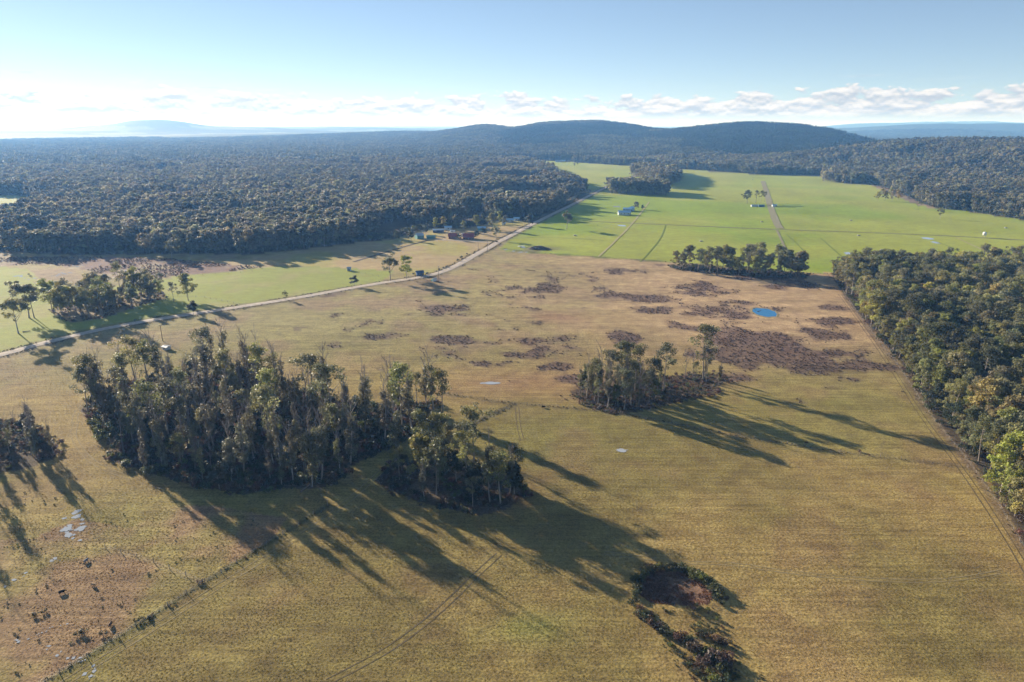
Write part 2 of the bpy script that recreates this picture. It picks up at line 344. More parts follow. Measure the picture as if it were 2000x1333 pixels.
def tree_parts(seed, H, style, k=26, size=0.34, sides=5):
    """returns (trunk paths, twig paths, clumps)"""
    r = np.random.default_rng(seed); paths = []; twigs = []; cl = []
    lean = r.normal(size=2) * 0.035 * H
    nseg = 7; zs = np.linspace(-0.4, H * (0.92 if style != 'column' else 0.97), nseg)
    bend = r.normal(size=2) * 0.02 * H
    def tp(z):
        f = max(z, 0) / H
        return np.array([lean[0] * f + bend[0] * math.sin(f * 3.0), lean[1] * f + bend[1] * math.sin(f * 3.0), z])
    r0 = {'lone': 0.020, 'small': 0.016, 'bushy': 0.0125, 'gum': 0.0125}.get(style, 0.0115) * H + 0.03
    def tr(z): return max(r0 * (1 - 0.88 * max(z, 0) / H), 0.03) * (1.35 if z < 0.3 else 1)
    paths.append(([tp(z) for z in zs], [tr(z) for z in zs]))
    def limb(z, az, el, L, rad, curve=0.25):
        p0 = tp(z); d = np.array([math.cos(az) * math.cos(el), math.sin(az) * math.cos(el), math.sin(el)])
        pts = [p0 + d * L * f + np.array([0, 0, curve * L * f * f]) for f in (0, .35, .7, 1.0)]
        paths.append((pts, [rad, rad * .75, rad * .5, rad * .25])); return pts
    ga = r.random() * 6.28
    if style in ('gum', 'bushy', 'lone', 'small'):
        base = {'gum': 0.44, 'bushy': 0.20, 'lone': 0.34, 'small': 0.22}[style]; nl = {'gum': 9, 'bushy': 15, 'lone': 12, 'small': 9}[style]
        W = {'gum': 0.19, 'bushy': 0.225, 'lone': 0.36, 'small': 0.34}[style] * H * (0.85 + .3 * r.random()); cr = {'gum': 0.078, 'bushy': 0.082, 'lone': 0.092, 'small': 0.15}[style] * H
        skew = r.random() * 6.28
        for i in range(nl):
            f = base + (0.93 - base) * (i + r.random() * .8) / nl; az = ga + i * 2.4 + r.normal() * .35
            prof = math.sin(pi * min(1, (0.30 + 0.66 * (f - base) / (1 - base)))) ** 0.7
            L = W * prof * (0.75 + .5 * r.random()) * (1 + 0.25 * math.cos(az - skew)); el = RAD(18 + 34 * f + r.normal() * 9)
            pts = limb(f * H * 0.94, az, el, L, tr(f * H) * .6)
            tone = r.random()
            for j in range(3 if style != 'gum' else 2):
                e = pts[3] if j == 0 else pts[2] + (pts[3] - pts[2]) * r.random()
                off = r.normal(size=3) * cr * (0.35 if j == 0 else 0.9); off[2] *= .6
                cl.append((e + off, cr * (0.75 + .5 * r.random()), 0.72, np.clip(tone + r.normal() * .2, 0, 1)))
            if r.random() < 0.5: cl.append((pts[1] + r.normal(size=3) * cr * .4, cr * .6, .75, r.random()))
        for j in range(4 if style != 'lone' else 6):
            o = r.normal(size=3) * np.array([W * .28, W * .28, H * .03]); cl.append((tp(H * .92) + o, cr * (0.8 + .4 * r.random()), .75, r.random()))
    elif style == 'column':
        n = 13 + int(r.random() * 6); b = 0.16 + 0.16 * r.random(); top = 0.72 + 0.14 * r.random()
        for i in range(n):
            f = b + (top - b) * (i + r.random()) / n; az = r.random() * 6.28; wid = 0.035 + 0.035 * math.sin(pi * (f - b) / (top - b)) + 0.02 * r.random()
            p = tp(f * H) + np.array([math.cos(az), math.sin(az), 0]) * wid * H * r.random() ** .6
            paths.append(([tp(f * H - .5), (tp(f * H) + p) / 2, p], [0.06, 0.05, 0.03]))
            cl.append((p, H * (0.037 + 0.027 * r.random()), 1.2, r.random()))
        for i in range(11):
            f = 0.55 + 0.42 * (i + r.random()) / 11; az = r.random() * 6.28; L = H * (0.10 + .09 * r.random()); el = RAD(50 + 22 * r.random())
            d = np.array([math.cos(az) * math.cos(el), math.sin(az) * math.cos(el), math.sin(el)]); p0 = tp(f * H)
            twigs.append(([p0, p0 + d * L * .5, p0 + d * L + np.array([0, 0, .15 * L])], [0.075, 0.055, 0.02]))
            for j in range(3):
                q = p0 + d * L * (0.3 + .65 * r.random()); d2 = d + r.normal(size=3) * .38; d2[2] = abs(d2[2]) + .35; l2 = H * (0.035 + .05 * r.random())
                twigs.append(([q, q + d2 * l2 * .5, q + d2 * l2], [0.045, 0.035, 0.012]))
    elif style == 'dead':
        for i in range(12):
            f = 0.35 + 0.6 * (i + r.random()) / 12; pts = limb(f * H * .97, ga + i * 2.4, RAD(38 + 25 * r.random()), H * (0.10 + .14 * (1 - f) + .05 * r.random()), 0.09, .35)
            for j in range(4):
                q = pts[1] + (pts[3] - pts[1]) * r.random(); d2 = (pts[3] - pts[0]) / np.linalg.norm(pts[3] - pts[0]) + r.normal(size=3) * .45; d2[2] = abs(d2[2]) + .25; l2 = H * (0.04 + .05 * r.random())
                twigs.append(([q, q + d2 * l2 * .5, q + d2 * l2], [0.05, 0.035, 0.012]))
        for j in range(3):
            f = .3 + .4 * r.random(); cl.append((tp(f * H) + r.normal(size=3) * .5, 0.7, 1.1, r.random()))
    return paths, twigs, cl

class Proto: pass
PROTOS = {}
def proto(kind, i, seed, H, style, leaf, bark, k=26, size=0.34, twig='twig'):
    p = Proto(); paths, twigs, cl = tree_parts(seed, H, style)
    v, f = tube_arrays(paths, 5); fm = np.zeros(len(f), int)
    if twigs:
        v2, f2 = tube_arrays(twigs, 3); f2 = f2 + len(v); v = np.concatenate([v, v2]); f = np.concatenate([f, f2]); fm = np.concatenate([fm, np.ones(len(f2), int)])
    p.trunk = np_mesh(f'{kind}_trunk_{i}', v, [f], [BARK[bark], BARK[twig]], fm)
    rng = np.random.default_rng(seed + 999)
    v, f, t = clump_cards(rng, cl, k, size); p.crown = np_mesh(f'{kind}_crown_{i}', v, [f], [LEAF[leaf]], None, t)
    p.H = H; p.kind = kind
    PROTOS.setdefault(kind, []).append(p); return p
for i in range(6): proto('gum', i, 100 + i, 22, 'gum', 'gum', 'pale', 21, 0.34)
for i in range(6): proto('bushy', i, 200 + i, 19, 'bushy', 'bushy', 'pale', 34, 0.36)
for i in range(7): proto('column', i, 300 + i, 22, 'column', 'column', 'grey', 72, 0.27)
for i in range(3): proto('dead', i, 400 + i, 20, 'dead', 'column', 'twig', 40, 0.27)
for i in range(3): proto('small', i, 500 + i, 8, 'small', 'dark', 'grey', 60, 0.26)
for i in range(4): proto('lone', i, 600 + i, 17, 'lone', 'gum', 'grey', 34, 0.36)
for i in range(3): proto('bright', i, 700 + i, 18, 'bushy', 'bright', 'pale', 34, 0.36)
for i in range(2): proto('plum', i, 800 + i, 8, 'small', 'purple', 'grey', 50, 0.24)

def shrub_mesh(name, seed, h, w, leaf, n=9, k=70, size=0.2):
    r = np.random.default_rng(seed); cl = []; stems = []
    for i in range(n):
        a = r.random() * 6.28; d = w * .5 * r.random() ** .6; z = h * (0.3 + .45 * r.random() * (1 - .4 * d / (w * .5)))
        c = np.array([math.cos(a) * d, math.sin(a) * d, z]); cl.append((c, min(w, h) * (0.20 + .14 * r.random()), .9, r.random())); stems.append(([np.array([c[0] * .15, c[1] * .15, -.1]), c * np.array([.6, .6, .6]), c], [.05, .04, .02]))
    v, f, t = clump_cards(r, cl, k, size, up=.3); v2, f2 = tube_arrays(stems, 3)
    return np_mesh(name, np.concatenate([v, v2]), [f, f2 + len(v)], [LEAF[leaf], BARK['grey']], np.concatenate([np.zeros(len(f), int), np.ones(len(f2), int)]), np.concatenate([t, np.full(len(f2), .5)]))
SHRUBS = {l: [shrub_mesh(f'{l}_shrub_{i}', 900 + 13 * i + len(l), 2.6, 3.0, l) for i in range(3)] for l in ('dark', 'olive', 'brown', 'bright', 'heath')}

def far_tree_mesh(name, seed, H, style, leaf, k=11, size=0.6):
    paths, tw, cl = tree_parts(seed, H, style)
    v2, f2 = tube_arrays(paths[:1], 4); r = np.random.default_rng(seed)
    v, f, t = clump_cards(r, cl, k, size, jit=.45)
    return np_mesh(name, np.concatenate([v, v2]), [f, f2 + len(v)], [LEAF[leaf], BARK['pale']], np.concatenate([np.zeros(len(f), int), np.ones(len(f2), int)]), np.concatenate([t, np.full(len(f2), .5)]))
def pine_cards(r, H, n=90, off=(0, 0, 0), size=1.0):
    z = H * (0.18 + .82 * r.random(n) ** .8); rad = 0.17 * H * (1.02 - z / H) * (.55 + .5 * r.random(n)); a = r.random(n) * 6.28
    C = np.stack([np.cos(a) * rad, np.sin(a) * rad, z], 1) + np.array(off); Nn = np.stack([np.cos(a), np.sin(a), np.full(n, .8)], 1) + r.normal(size=(n, 3)) * .35
    return cards(r, C, Nn, size * (.6 + .8 * r.random(n)))
def patch_mesh(name, seed, leaf, pine=False, S=40.0, n=26):
    r = np.random.default_rng(seed); VV = []; FF = []; TT = []; o = 0
    for i in range(n):
        q = (r.random(2) - .5) * S; H = 15 + 8 * r.random()
        if pine: v, f = pine_cards(r, H, 46, (q[0], q[1], 0), 1.25); t = np.full(len(f), r.random())
        else:
            tn = r.random(); cl = []
            for j in range(6):
                a = r.random() * 6.28; d = 3.0 * r.random() ** .5
                cl.append((np.array([q[0] + math.cos(a) * d, q[1] + math.sin(a) * d, H * (.55 + .4 * r.random())]), 1.9, .8, np.clip(tn + r.normal() * .15, 0, 1)))
            v, f, t = clump_cards(r, cl, 2.6, 1.15, jit=.4)
        VV.append(v); FF.append(f + o); TT.append(t); o += len(v)
    return np_mesh(name, np.concatenate(VV), [np.concatenate(FF)], [LEAF[leaf]], None, np.concatenate(TT))

# ------------------------------------------------------------------ object helpers
def tag(o, label=None, cat=None, group=None, kind=None):
    if label: o['label'] = label
    if cat: o['category'] = cat
    if group: o['group'] = group
    if kind: o['kind'] = kind
    return o
def link(name, me, parent=None, loc=None):
    o = bpy.data.objects.new(name, me); COL.objects.link(o)
    if parent is not None: o.parent = parent
    if loc is not None: o.location = loc
    return o
def empty(name, loc, rz=0.0, s=1.0):
    o = bpy.data.objects.new(name, None); o.empty_display_size = 0.5; COL.objects.link(o); o.location = loc; o.rotation_euler = (0, 0, rz); o.scale = (s, s, s) if isinstance(s, (int, float)) else s
    return o
def plant_tree(kind, x, y, scale, label, cat='tree', group=None, name=None, idx=None, rz=None):
    P = PROTOS[kind]; p = P[random.randrange(len(P)) if idx is None else idx % len(P)]
    nm = name or {'column': 'regrowth_gum_tree', 'dead': 'dead_tree', 'small': 'small_tree', 'plum': 'plum_tree'}.get(kind, 'gum_tree')
    sx = scale * random.uniform(.9, 1.1)
    r = empty(nm, (x, y, hz1(x, y)), random.uniform(0, 6.28) if rz is None else rz, (sx, sx, scale))
    link('trunk', p.trunk, r); link('crown', p.crown, r); tag(r, label, cat, group); return r
def plant_shrub(leaf, x, y, s, label, group=None, idx=None):
    me = SHRUBS[leaf][random.randrange(3) if idx is None else idx]
    o = link('shrub', me, None, (x, y, hz1(x, y) - 0.05)); o.rotation_euler = (0, 0, random.uniform(0, 6.28)); o.scale = (s * random.uniform(.85, 1.2), s * random.uniform(.85, 1.2), s)
    return tag(o, label, 'shrub', group)

def scatter(name, P, rz, scl, idx, meshes, label, cat, tint=None):
    """one 'stuff' object: points carrying instances of a few meshes"""
    pc = bpy.data.collections.new(name + '_kinds')
    for i, me in enumerate(meshes):
        pc.objects.link(bpy.data.objects.new(f'{name}_kind_{i:02d}', me))
    me = bpy.data.meshes.new(name); n = len(P); me.vertices.add(n); me.vertices.foreach_set('co', np.asarray(P, np.float32).ravel())
    a = me.attributes.new('rot', 'FLOAT_VECTOR', 'POINT'); R = np.zeros((n, 3), np.float32); R[:, 2] = rz; a.data.foreach_set('vector', R.ravel())
    a = me.attributes.new('scl', 'FLOAT_VECTOR', 'POINT'); S = np.asarray(scl, np.float32); S = np.repeat(S[:, None], 3, 1) if S.ndim == 1 else S; a.data.foreach_set('vector', np.ascontiguousarray(S).ravel())
    a = me.attributes.new('kidx', 'INT', 'POINT'); a.data.foreach_set('value', np.asarray(idx, np.int32))
    if tint is not None:
        a = me.attributes.new('tint', 'FLOAT_VECTOR', 'POINT'); a.data.foreach_set('vector', np.asarray(tint, np.float32).ravel())
    o = link(name, me); tag(o, label, cat, None, 'stuff')
    ng = bpy.data.node_groups.new(name + '_scatter', 'GeometryNodeTree')
    ng.interface.new_socket('Geometry', in_out='INPUT', socket_type='NodeSocketGeometry'); ng.interface.new_socket('Geometry', in_out='OUTPUT', socket_type='NodeSocketGeometry')
    N = ng.nodes; L = ng.links
    gi = N.new('NodeGroupInput'); go = N.new('NodeGroupOutput'); ip = N.new('GeometryNodeInstanceOnPoints'); ci = N.new('GeometryNodeCollectionInfo')
    ci.inputs['Collection'].default_value = pc; ci.inputs['Separate Children'].default_value = True; ci.inputs['Reset Children'].default_value = True
    def na(nm, t):
        q = N.new('GeometryNodeInputNamedAttribute'); q.data_type = t; q.inputs['Name'].default_value = nm
        return [s for s in q.outputs if s.enabled and s.name == 'Attribute'][0]
    e2r = N.new('FunctionNodeEulerToRotation'); L.new(na('rot', 'FLOAT_VECTOR'), e2r.inputs[0])
    L.new(gi.outputs[0], ip.inputs['Points']); L.new(ci.outputs[0], ip.inputs['Instance']); ip.inputs['Pick Instance'].default_value = True
    L.new(na('kidx', 'INT'), ip.inputs['Instance Index']); L.new(e2r.outputs[0], ip.inputs['Rotation']); L.new(na('scl', 'FLOAT_VECTOR'), ip.inputs['Scale'])
    L.new(ip.outputs[0], go.inputs[0])
    md = o.modifiers.new('scatter', 'NODES'); md.node_group = ng
    return o
def jitter_grid(x0, x1, y0, y1, s, rng, j=0.9):
    nx = int((x1 - x0) / s); ny = int((y1 - y0) / (s * .866))
    gx, gy = np.meshgrid(np.arange(nx), np.arange(ny))
    x = x0 + (gx + 0.5 * (gy % 2) + (rng.random(gx.shape) - .5) * j) * s; y = y0 + (gy + (rng.random(gx.shape) - .5) * j) * s * .866
    return x.ravel(), y.ravel()
def in_view(x, y, deg=43.0): return np.abs(np.arctan2(x, y)) < RAD(deg)
def dart(P, n, dmin, rng, tries=40):
    lo = P.min(0); hi = P.max(0); pts = []
    for _ in range(n * tries):
        if len(pts) >= n: break
        q = lo + (hi - lo) * rng.random(2)
        if inpoly(q[:1], q[1:], P)[0] and all((q[0] - a) ** 2 + (q[1] - b) ** 2 > dmin * dmin for a, b in pts): pts.append((q[0], q[1]))
    return pts

# ------------------------------------------------------------------ GROUND: one sheet to the horizon
def C3(r, g, b): return np.array([r, g, b], float)
FENCE_N = GP([(985, 487), (1040, 494), (1300, 512), (1460, 525), (1632, 537)])
FENCE_MID = GP([(868, 770), (1000, 788), (1150, 801), (1250, 815), (1440, 853), (1640, 884), (1760, 898), (1890, 915)])
FENCE_DIAG = GP([(1005, 790), (940, 820), (880, 852)])
FENCE_SW = GP([(60, 1350), (170, 1285), (290, 1210), (400, 1138), (520, 1062), (640, 985)])
FENCE_CROSS = GP([(396, 1138), (300, 1098), (205, 1068)])
FENCE_E = GP([(1634, 545), (1652, 580), (1698, 645), (1757, 720), (1826, 825), (1896, 910), (1955, 995), (2005, 1080)])
TRACKS = {  # pairs of wheel lines worn in the paddock (pixels of the photograph -> metres), half width, worn tone
    'edge_track': (GP([(1640, 575), (1690, 645), (1745, 725), (1812, 832), (1880, 920), (1935, 1000), (1985, 1080), (2030, 1160)]), 1.0, 0.10),
    'copse_track': (GP([(145, 825), (150, 800), (190, 770)]), 1.0, 0.18), 'copse_loop_track': (GP([(150, 822), (140, 850), (165, 890), (200, 915), (260, 935)]), 1.0, 0.10),
    'front_track': (GP([(640, 1333), (760, 1270), (860, 1190), (930, 1120), (975, 1080)]), 1.0, 0.10),
    'fence_track': (GP([(110, 1345), (300, 1228), (420, 1150), (540, 1075), (660, 995), (760, 905)]), 1.1, 0.14),
    'curving_track': (GP([(1180, 1078), (1350, 1100), (1420, 1098), (1560, 1120), (1700, 1132), (1850, 1135), (1960, 1115)]), 0.7, 0.10),
    'mid_track': (GP([(1010, 795), (1012, 830), (1020, 860)]), 0.8, 0.10)}
def land_colour(x, y):
    D = np.hypot(x, y); n = len(x)
    wob = 6.0 * (fbm(x, y, 30, 61, 3) - .5)
    xs = x + wob; ys = y + 6.0 * (fbm(x, y, 30, 67, 3) - .5)
    f1 = fbm(x, y, 60, 3, 5)[:, None]; f2 = fbm(x, y, 22, 8, 5)[:, None]; f3 = fbm(x, y, 140, 12, 4)[:, None]
    st = fbm(x * .22 + y * .03, y - x * .10, 9, 21, 4)[:, None]
    olive = C3(.215, .178, .060); yel = C3(.300, .235, .085); pink = C3(.330, .225, .125); rust = C3(.235, .155, .080); grn = C3(.205, .205, .055); tan = C3(.45, .335, .195)
    c = olive * (1 - sst(f1, .42, .62)) + yel * sst(f1, .42, .62)
    c = c * (1 - .55 * sst(f3, .46, .64)) + grn * (.55 * sst(f3, .46, .64))
    c = c * (1 - .32 * sst(f2, .52, .72)) + rust * (.32 * sst(f2, .52, .72))
    # upper-right of the paddock is paler and pinker, the strip by the road greener
    up = sst(y + .12 * x, 285, 420)[:, None] * sst(x, -60, 120)[:, None]
    c = c * (1 - .75 * up) + (tan * (.75 + .5 * st)) * .75 * up
    up2 = sst(y, 270, 420)[:, None] * (1 - sst(x, -60, 120))[:, None]
    c = c * (1 - .7 * up2) + (C3(.31, .285, .125) * (1 - sst(f2, .4, .65)) + C3(.31, .245, .145) * sst(f2, .4, .65)) * .7 * up2
    pinky = (np.exp(-(((x - 5) / 38) ** 2 + ((y - 298) / 16) ** 2)) + np.exp(-(((x - 28) / 22) ** 2 + ((y - 412) / 12) ** 2)))[:, None]
    c = c * (1 - .45 * np.clip(pinky, 0, 1)) + C3(.34, .19, .11) * .45 * np.clip(pinky, 0, 1)
    c = c * (.82 + .36 * st) * C3(.99, .90, .90)
    tus = np.full(n, 1.0)
    def put(mask, col, t=None):
        nonlocal c
        mk = mask[:, None].astype(float); c = c * (1 - mk) + col * mk
        if t is not None: tus[:] = tus * (1 - mask) + t * mask
    bl = inpoly(xs, ys, BL_PINK).astype(float); put(bl * .8, (C3(.27, .165, .095) * (1 - sst(f2, .45, .65)) + C3(.255, .20, .07) * sst(f2, .45, .65)) * (.8 + .4 * st), 1.25)
    rl = np.exp(-(((x - 4) / 10.0) ** 2 + ((y - 136) / 5.5) ** 2)); put(rl * .4, C3(.20, .24, .05))
    hm = heath_mask(x, y) * inpoly(x, y, GP([(600, 575), (1000, 495), (1630, 538), (1800, 760), (1700, 790), (1000, 790), (560, 680)])); put(hm * .82, C3(.115, .070, .058) * (.8 + .4 * f2), 1.4)
    # sown pasture
    pas = (C3(.215, .285, .026) * (1 - sst(f3, .4, .62)) + C3(.285, .305, .045) * sst(f3, .4, .62)) * (.72 + .36 * f1 + .22 * st)
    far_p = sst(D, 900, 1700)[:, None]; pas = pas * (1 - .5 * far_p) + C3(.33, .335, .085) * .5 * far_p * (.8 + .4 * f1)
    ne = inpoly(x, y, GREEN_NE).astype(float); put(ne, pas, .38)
    gw = inpoly(x, y, GREEN_W).astype(float); put(gw, (C3(.265, .285, .060) * (1 - sst(f2, .5, .8)) + C3(.30, .28, .09) * sst(f2, .5, .8)) * (.85 + .3 * f1), .2)
    tw = inpoly(xs, ys, TAN_W).astype(float); gm = sst(f1, .45, .62); put(tw, (C3(.37, .27, .13) * (1 - gm) + C3(.33, .28, .085) * gm) * (.85 + .3 * st), .35)
    wet = inpoly(xs, ys, WETLAND).astype(float); put(wet, (C3(.20, .125, .095) * (1 - sst(f2, .5, .62)) + C3(.34, .27, .17) * sst(f2, .5, .62)) * (.8 + .4 * f1), .9)
    # bare pugged mud by the gateway
    gx, gy = G(1040, 487); mud = np.exp(-(((x - gx) / 24) ** 2 + ((y - gy) / 13) ** 2)) * (ys > gy - 26) * ne; put(np.clip(mud * 1.3, 0, .85) * sst(f2[:, 0], .35, .5), C3(.13, .09, .07))
    put(inpoly(x, y, CLEARING).astype(float), C3(.30, .31, .085) * (.8 + .4 * f1), .2)
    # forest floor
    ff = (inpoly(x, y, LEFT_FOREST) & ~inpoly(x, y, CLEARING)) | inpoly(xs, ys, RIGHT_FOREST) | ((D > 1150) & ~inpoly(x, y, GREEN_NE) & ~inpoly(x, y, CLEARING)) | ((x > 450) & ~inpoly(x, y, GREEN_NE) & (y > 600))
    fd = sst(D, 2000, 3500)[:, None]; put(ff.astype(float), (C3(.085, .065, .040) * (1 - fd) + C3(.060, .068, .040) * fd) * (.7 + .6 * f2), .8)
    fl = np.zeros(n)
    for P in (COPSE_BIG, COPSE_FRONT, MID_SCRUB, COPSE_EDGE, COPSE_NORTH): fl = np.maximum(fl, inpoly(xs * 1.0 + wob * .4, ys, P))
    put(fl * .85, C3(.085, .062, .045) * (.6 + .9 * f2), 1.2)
    put(inpoly(xs, ys, COPSE_WEST).astype(float) * .8, C3(.24, .165, .11) * (.7 + .6 * f2), 1.0)
    put(inpoly(xs * .35 + x * .65, ys * .35 + y * .65, DAM).astype(float), C3(.165, .10, .065) * (.7 + .6 * f2), 1.2)
    # track verges at the far forest margin on the right
    e = dist_line(x, y, GP([(1680, 357), (1755, 386), (1800, 405), (1850, 412)])); put((e < 14) * .8 * ((~inpoly(x, y, GREEN_NE)).astype(float)), C3(.34, .24, .16))
    # distant country: forest with pale cleared farmland
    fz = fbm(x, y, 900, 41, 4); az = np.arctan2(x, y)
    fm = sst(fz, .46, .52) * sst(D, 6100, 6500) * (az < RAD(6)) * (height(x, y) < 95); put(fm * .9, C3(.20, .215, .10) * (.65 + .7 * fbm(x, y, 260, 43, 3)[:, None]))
    for (P, w, col, s) in ((FENCE_N, 2.2, C3(.10, .095, .045), .7), (FENCE_MID, 1.2, C3(.13, .10, .055), .6), (FENCE_DIAG, 1.6, C3(.07, .06, .04), .9), (FENCE_SW, 1.0, C3(.09, .085, .035), .8), (FENCE_E, 2.0, C3(.16, .115, .08), .7), (FENCE_CROSS, .8, C3(.30, .23, .12), .6)):
        d = dist_line(x, y, P); put(s * (1 - sst(d, w * .5, w * 1.4)) * (.6 + .6 * f2[:, 0]).clip(0, 1), col)
    d = dist_line(x, y, ROAD); put(.7 * (1 - sst(d, 5.5, 8.5)), C3(.19, .15, .08), .8)
    return np.clip(c, .01, .55), np.clip(tus, 0, 1.5)

def build_ground():
    dep = np.arange(62.0, 3.3, -0.15); r1 = CAM_H / np.tan(np.radians(dep)); r2 = [r1[-1]]
    while r2[-1] < 39000: r2.append(r2[-1] * 1.022)
    rad = np.concatenate([[0.5, 20, 42], r1, r2[1:]])
    front = np.arange(-52, 52.001, 0.16); back = np.arange(56, 304.001, 4.0); ang = np.radians(np.concatenate([front, back])); na = len(ang); nr = len(rad)
    A, R = np.meshgrid(ang, rad); x = (np.sin(A) * R).ravel(); y = (np.cos(A) * R).ravel(); z = height(x, y)
    i, j = np.meshgrid(np.arange(nr - 1), np.arange(na), indexing='ij'); j2 = (j + 1) % na
    F = np.stack([i * na + j, (i + 1) * na + j, (i + 1) * na + j2, i * na + j2], -1).reshape(-1, 4)[:, ::-1]
    V = np.stack([x, y, z], 1); V = np.concatenate([V, [[0, 0, float(z[0])]]]); k = np.arange(na)
    F3 = np.stack([np.full(na, len(V) - 1), k, (k + 1) % na], 1)[:, ::-1]
    me = np_mesh('ground', V, [F, F3], [ground_material()], smooth=True)
    col, tus = land_colour(V[:, 0], V[:, 1])
    a = me.attributes.new('land', 'FLOAT_COLOR', 'POINT'); a.data.foreach_set('color', np.concatenate([col, np.ones((len(col), 1))], 1).astype(np.float32).ravel())
    a = me.attributes.new('tuss', 'FLOAT', 'POINT'); a.data.foreach_set('value', tus.astype(np.float32))
    tag(link('ground', me), kind='structure')
build_ground()

def resample(P, step):
    out = []
    for i in range(len(P) - 1):
        a = np.array(P[i]); b = np.array(P[i + 1]); n = max(1, int(np.linalg.norm(b - a) / step))
        for k in range(n): out.append(a + (b - a) * k / n)
    out.append(np.array(P[-1])); return np.array(out)
def smooth_line(P, it=3):
    P = np.asarray(P, float)
    for _ in range(it):
        Q = [P[0]]
        for i in range(len(P) - 1): Q += [P[i] * .75 + P[i + 1] * .25, P[i] * .25 + P[i + 1] * .75]
        Q.append(P[-1]); P = np.array(Q)
    return P
def strip(name, P, width, mat, lift, step=4.0, cross=4, crown=0.0, jag=0.0, seed=0):
    """draped ribbon; width may vary (jag) along its length"""
    C = resample(smooth_line(P), step); t = np.gradient(C, axis=0); t /= np.linalg.norm(t, axis=1)[:, None] + 1e-9; nrm = np.stack([-t[:, 1], t[:, 0]], 1)
    w = np.linspace(-1, 1, cross + 1); V = []
    jl = 1 + jag * (fbm(np.arange(len(C)) * 1.0, np.zeros(len(C)), 3, seed + 1, 3) - .5) * 2; jr = 1 + jag * (fbm(np.arange(len(C)) * 1.0, np.zeros(len(C)) + 50, 3, seed + 2, 3) - .5) * 2
    for k in w:
        q = C + nrm * (width / 2 * k * (jl if k < 0 else jr))[:, None]
        V.append(np.stack([q[:, 0], q[:, 1], height(q[:, 0], q[:, 1]) + lift + crown * (1 - k * k)], 1))
    V = np.stack(V, 1).reshape(-1, 3); m = cross + 1; n = len(C)
    i, j = np.meshgrid(np.arange(n - 1), np.arange(cross), indexing='ij')
    F = np.stack([i * m + j, i * m + j + 1, (i + 1) * m + j + 1, (i + 1) * m + j], -1).reshape(-1, 4)
    me = np_mesh(name, V, [F[:, ::-1]], [mat], smooth=True); return tag(link(name, me), kind='structure')

def gravel_material(name, col, var=.3, along=None):
    m, nt, N, L, out = new_mat(name); b = N.new('ShaderNodeBsdfPrincipled'); b.inputs['Roughness'].default_value = .95; b.inputs['Specular IOR Level'].default_value = .1; L.new(b.outputs[0], out.inputs[0])
    g = N.new('ShaderNodeNewGeometry'); n1 = noise_node(nt, .35, 6, .65, g.outputs['Position']); n2 = noise_node(nt, 4.0, 3, .6, g.outputs['Position'])
    c = hsv(nt, col, v=maprange(nt, n1, .3, .7, 1 - var, 1 + var)); c = hsv(nt, c, v=maprange(nt, n2, .3, .7, .85, 1.15)); L.new(c, b.inputs['Base Color'])
    bp = N.new('ShaderNodeBump'); bp.inputs['Strength'].default_value = .4; bp.inputs['Distance'].default_value = .05; L.new(n2, bp.inputs['Height']); L.new(bp.outputs[0], b.inputs['Normal']); return m
MG = gravel_material('road_gravel', (.46, .385, .31)); MT = gravel_material('worn_earth', (.26, .20, .10)); MLANE = gravel_material('lane_gravel', (.25, .225, .13)); MDARK = gravel_material('damp_earth', (.135, .10, .055), .4)
strip('gravel_road', ROAD, 6.6, MG, .10, 4.0, 6, .12, .10, 4)
for i, (nm, (P, hw, tone)) in enumerate(TRACKS.items()):
    t = np.gradient(P, axis=0); t /= np.linalg.norm(t, axis=1)[:, None]; nn = np.stack([-t[:, 1], t[:, 0]], 1)
    for s in (-1, 1): strip('wheel_track', P + nn * hw * s * .9, .30, MDARK if i % 3 == 0 else MT, .035, 2.0, 2, 0, .8, i * 7 + s)
strip('farm_lane', GP([(1490, 354), (1497, 375), (1506, 408), (1516, 436), (1524, 447)]), 9.0, MLANE, .25, 8, 3, 0, .15, 3)
strip('farm_track', GP([(1150, 433), (1250, 437), (1400, 444), (1520, 449), (1700, 455), (1870, 462), (2000, 470), (2200, 478)]), 5.0, gravel_material('grassy_track', (.20, .19, .075)), .2, 8, 2, 0, .5, 9)
strip('farm_track', GP([(1169, 502), (1193, 480), (1213, 460), (1230, 443), (1245, 425), (1268, 395)]), 2.0, gravel_material('sandy_track', (.36, .31, .14)), .22, 8, 2, 0, .3, 10)
strip('farm_track', GP([(1540, 498), (1528, 474), (1517, 450)]), 2.4, MLANE, .22, 8, 2, 0, .3, 11)
strip('farm_track', GP([(1868, 465), (1900, 480), (1940, 498), (1975, 520)]), 2.0, gravel_material('faint_track', (.34, .30, .13)), .22, 8, 2, 0, .3, 12)
MFAINT = gravel_material('rank_pasture_line', (.185, .225, .035))
for k_, P_ in enumerate(([(1508, 411), (1580, 418), (1690, 429)], [(1535, 458), (1558, 478), (1580, 502)], [(1602, 465), (1630, 490), (1650, 508)], [(1250, 512), (1262, 500), (1290, 468), (1300, 440)], [(1820, 470), (1850, 480), (1880, 496)], [(1000, 466), (1080, 464), (1180, 470)])):
    strip('pasture_line', GP(P_), 1.2, MFAINT, .2, 8, 2, 0, .6, 60 + k_)
strip('driveway', GP([(850, 468), (900, 471), (950, 474), (968, 475)]), 3.2, MG, .14, 5, 2, 0, .2, 13)
strip('drain', GP([(690, 512), (740, 497), (790, 482), (835, 470)]), 3.0, gravel_material('rank_drain_grass', (.10, .075, .045), .4), .13, 5, 2, 0, .4, 15)

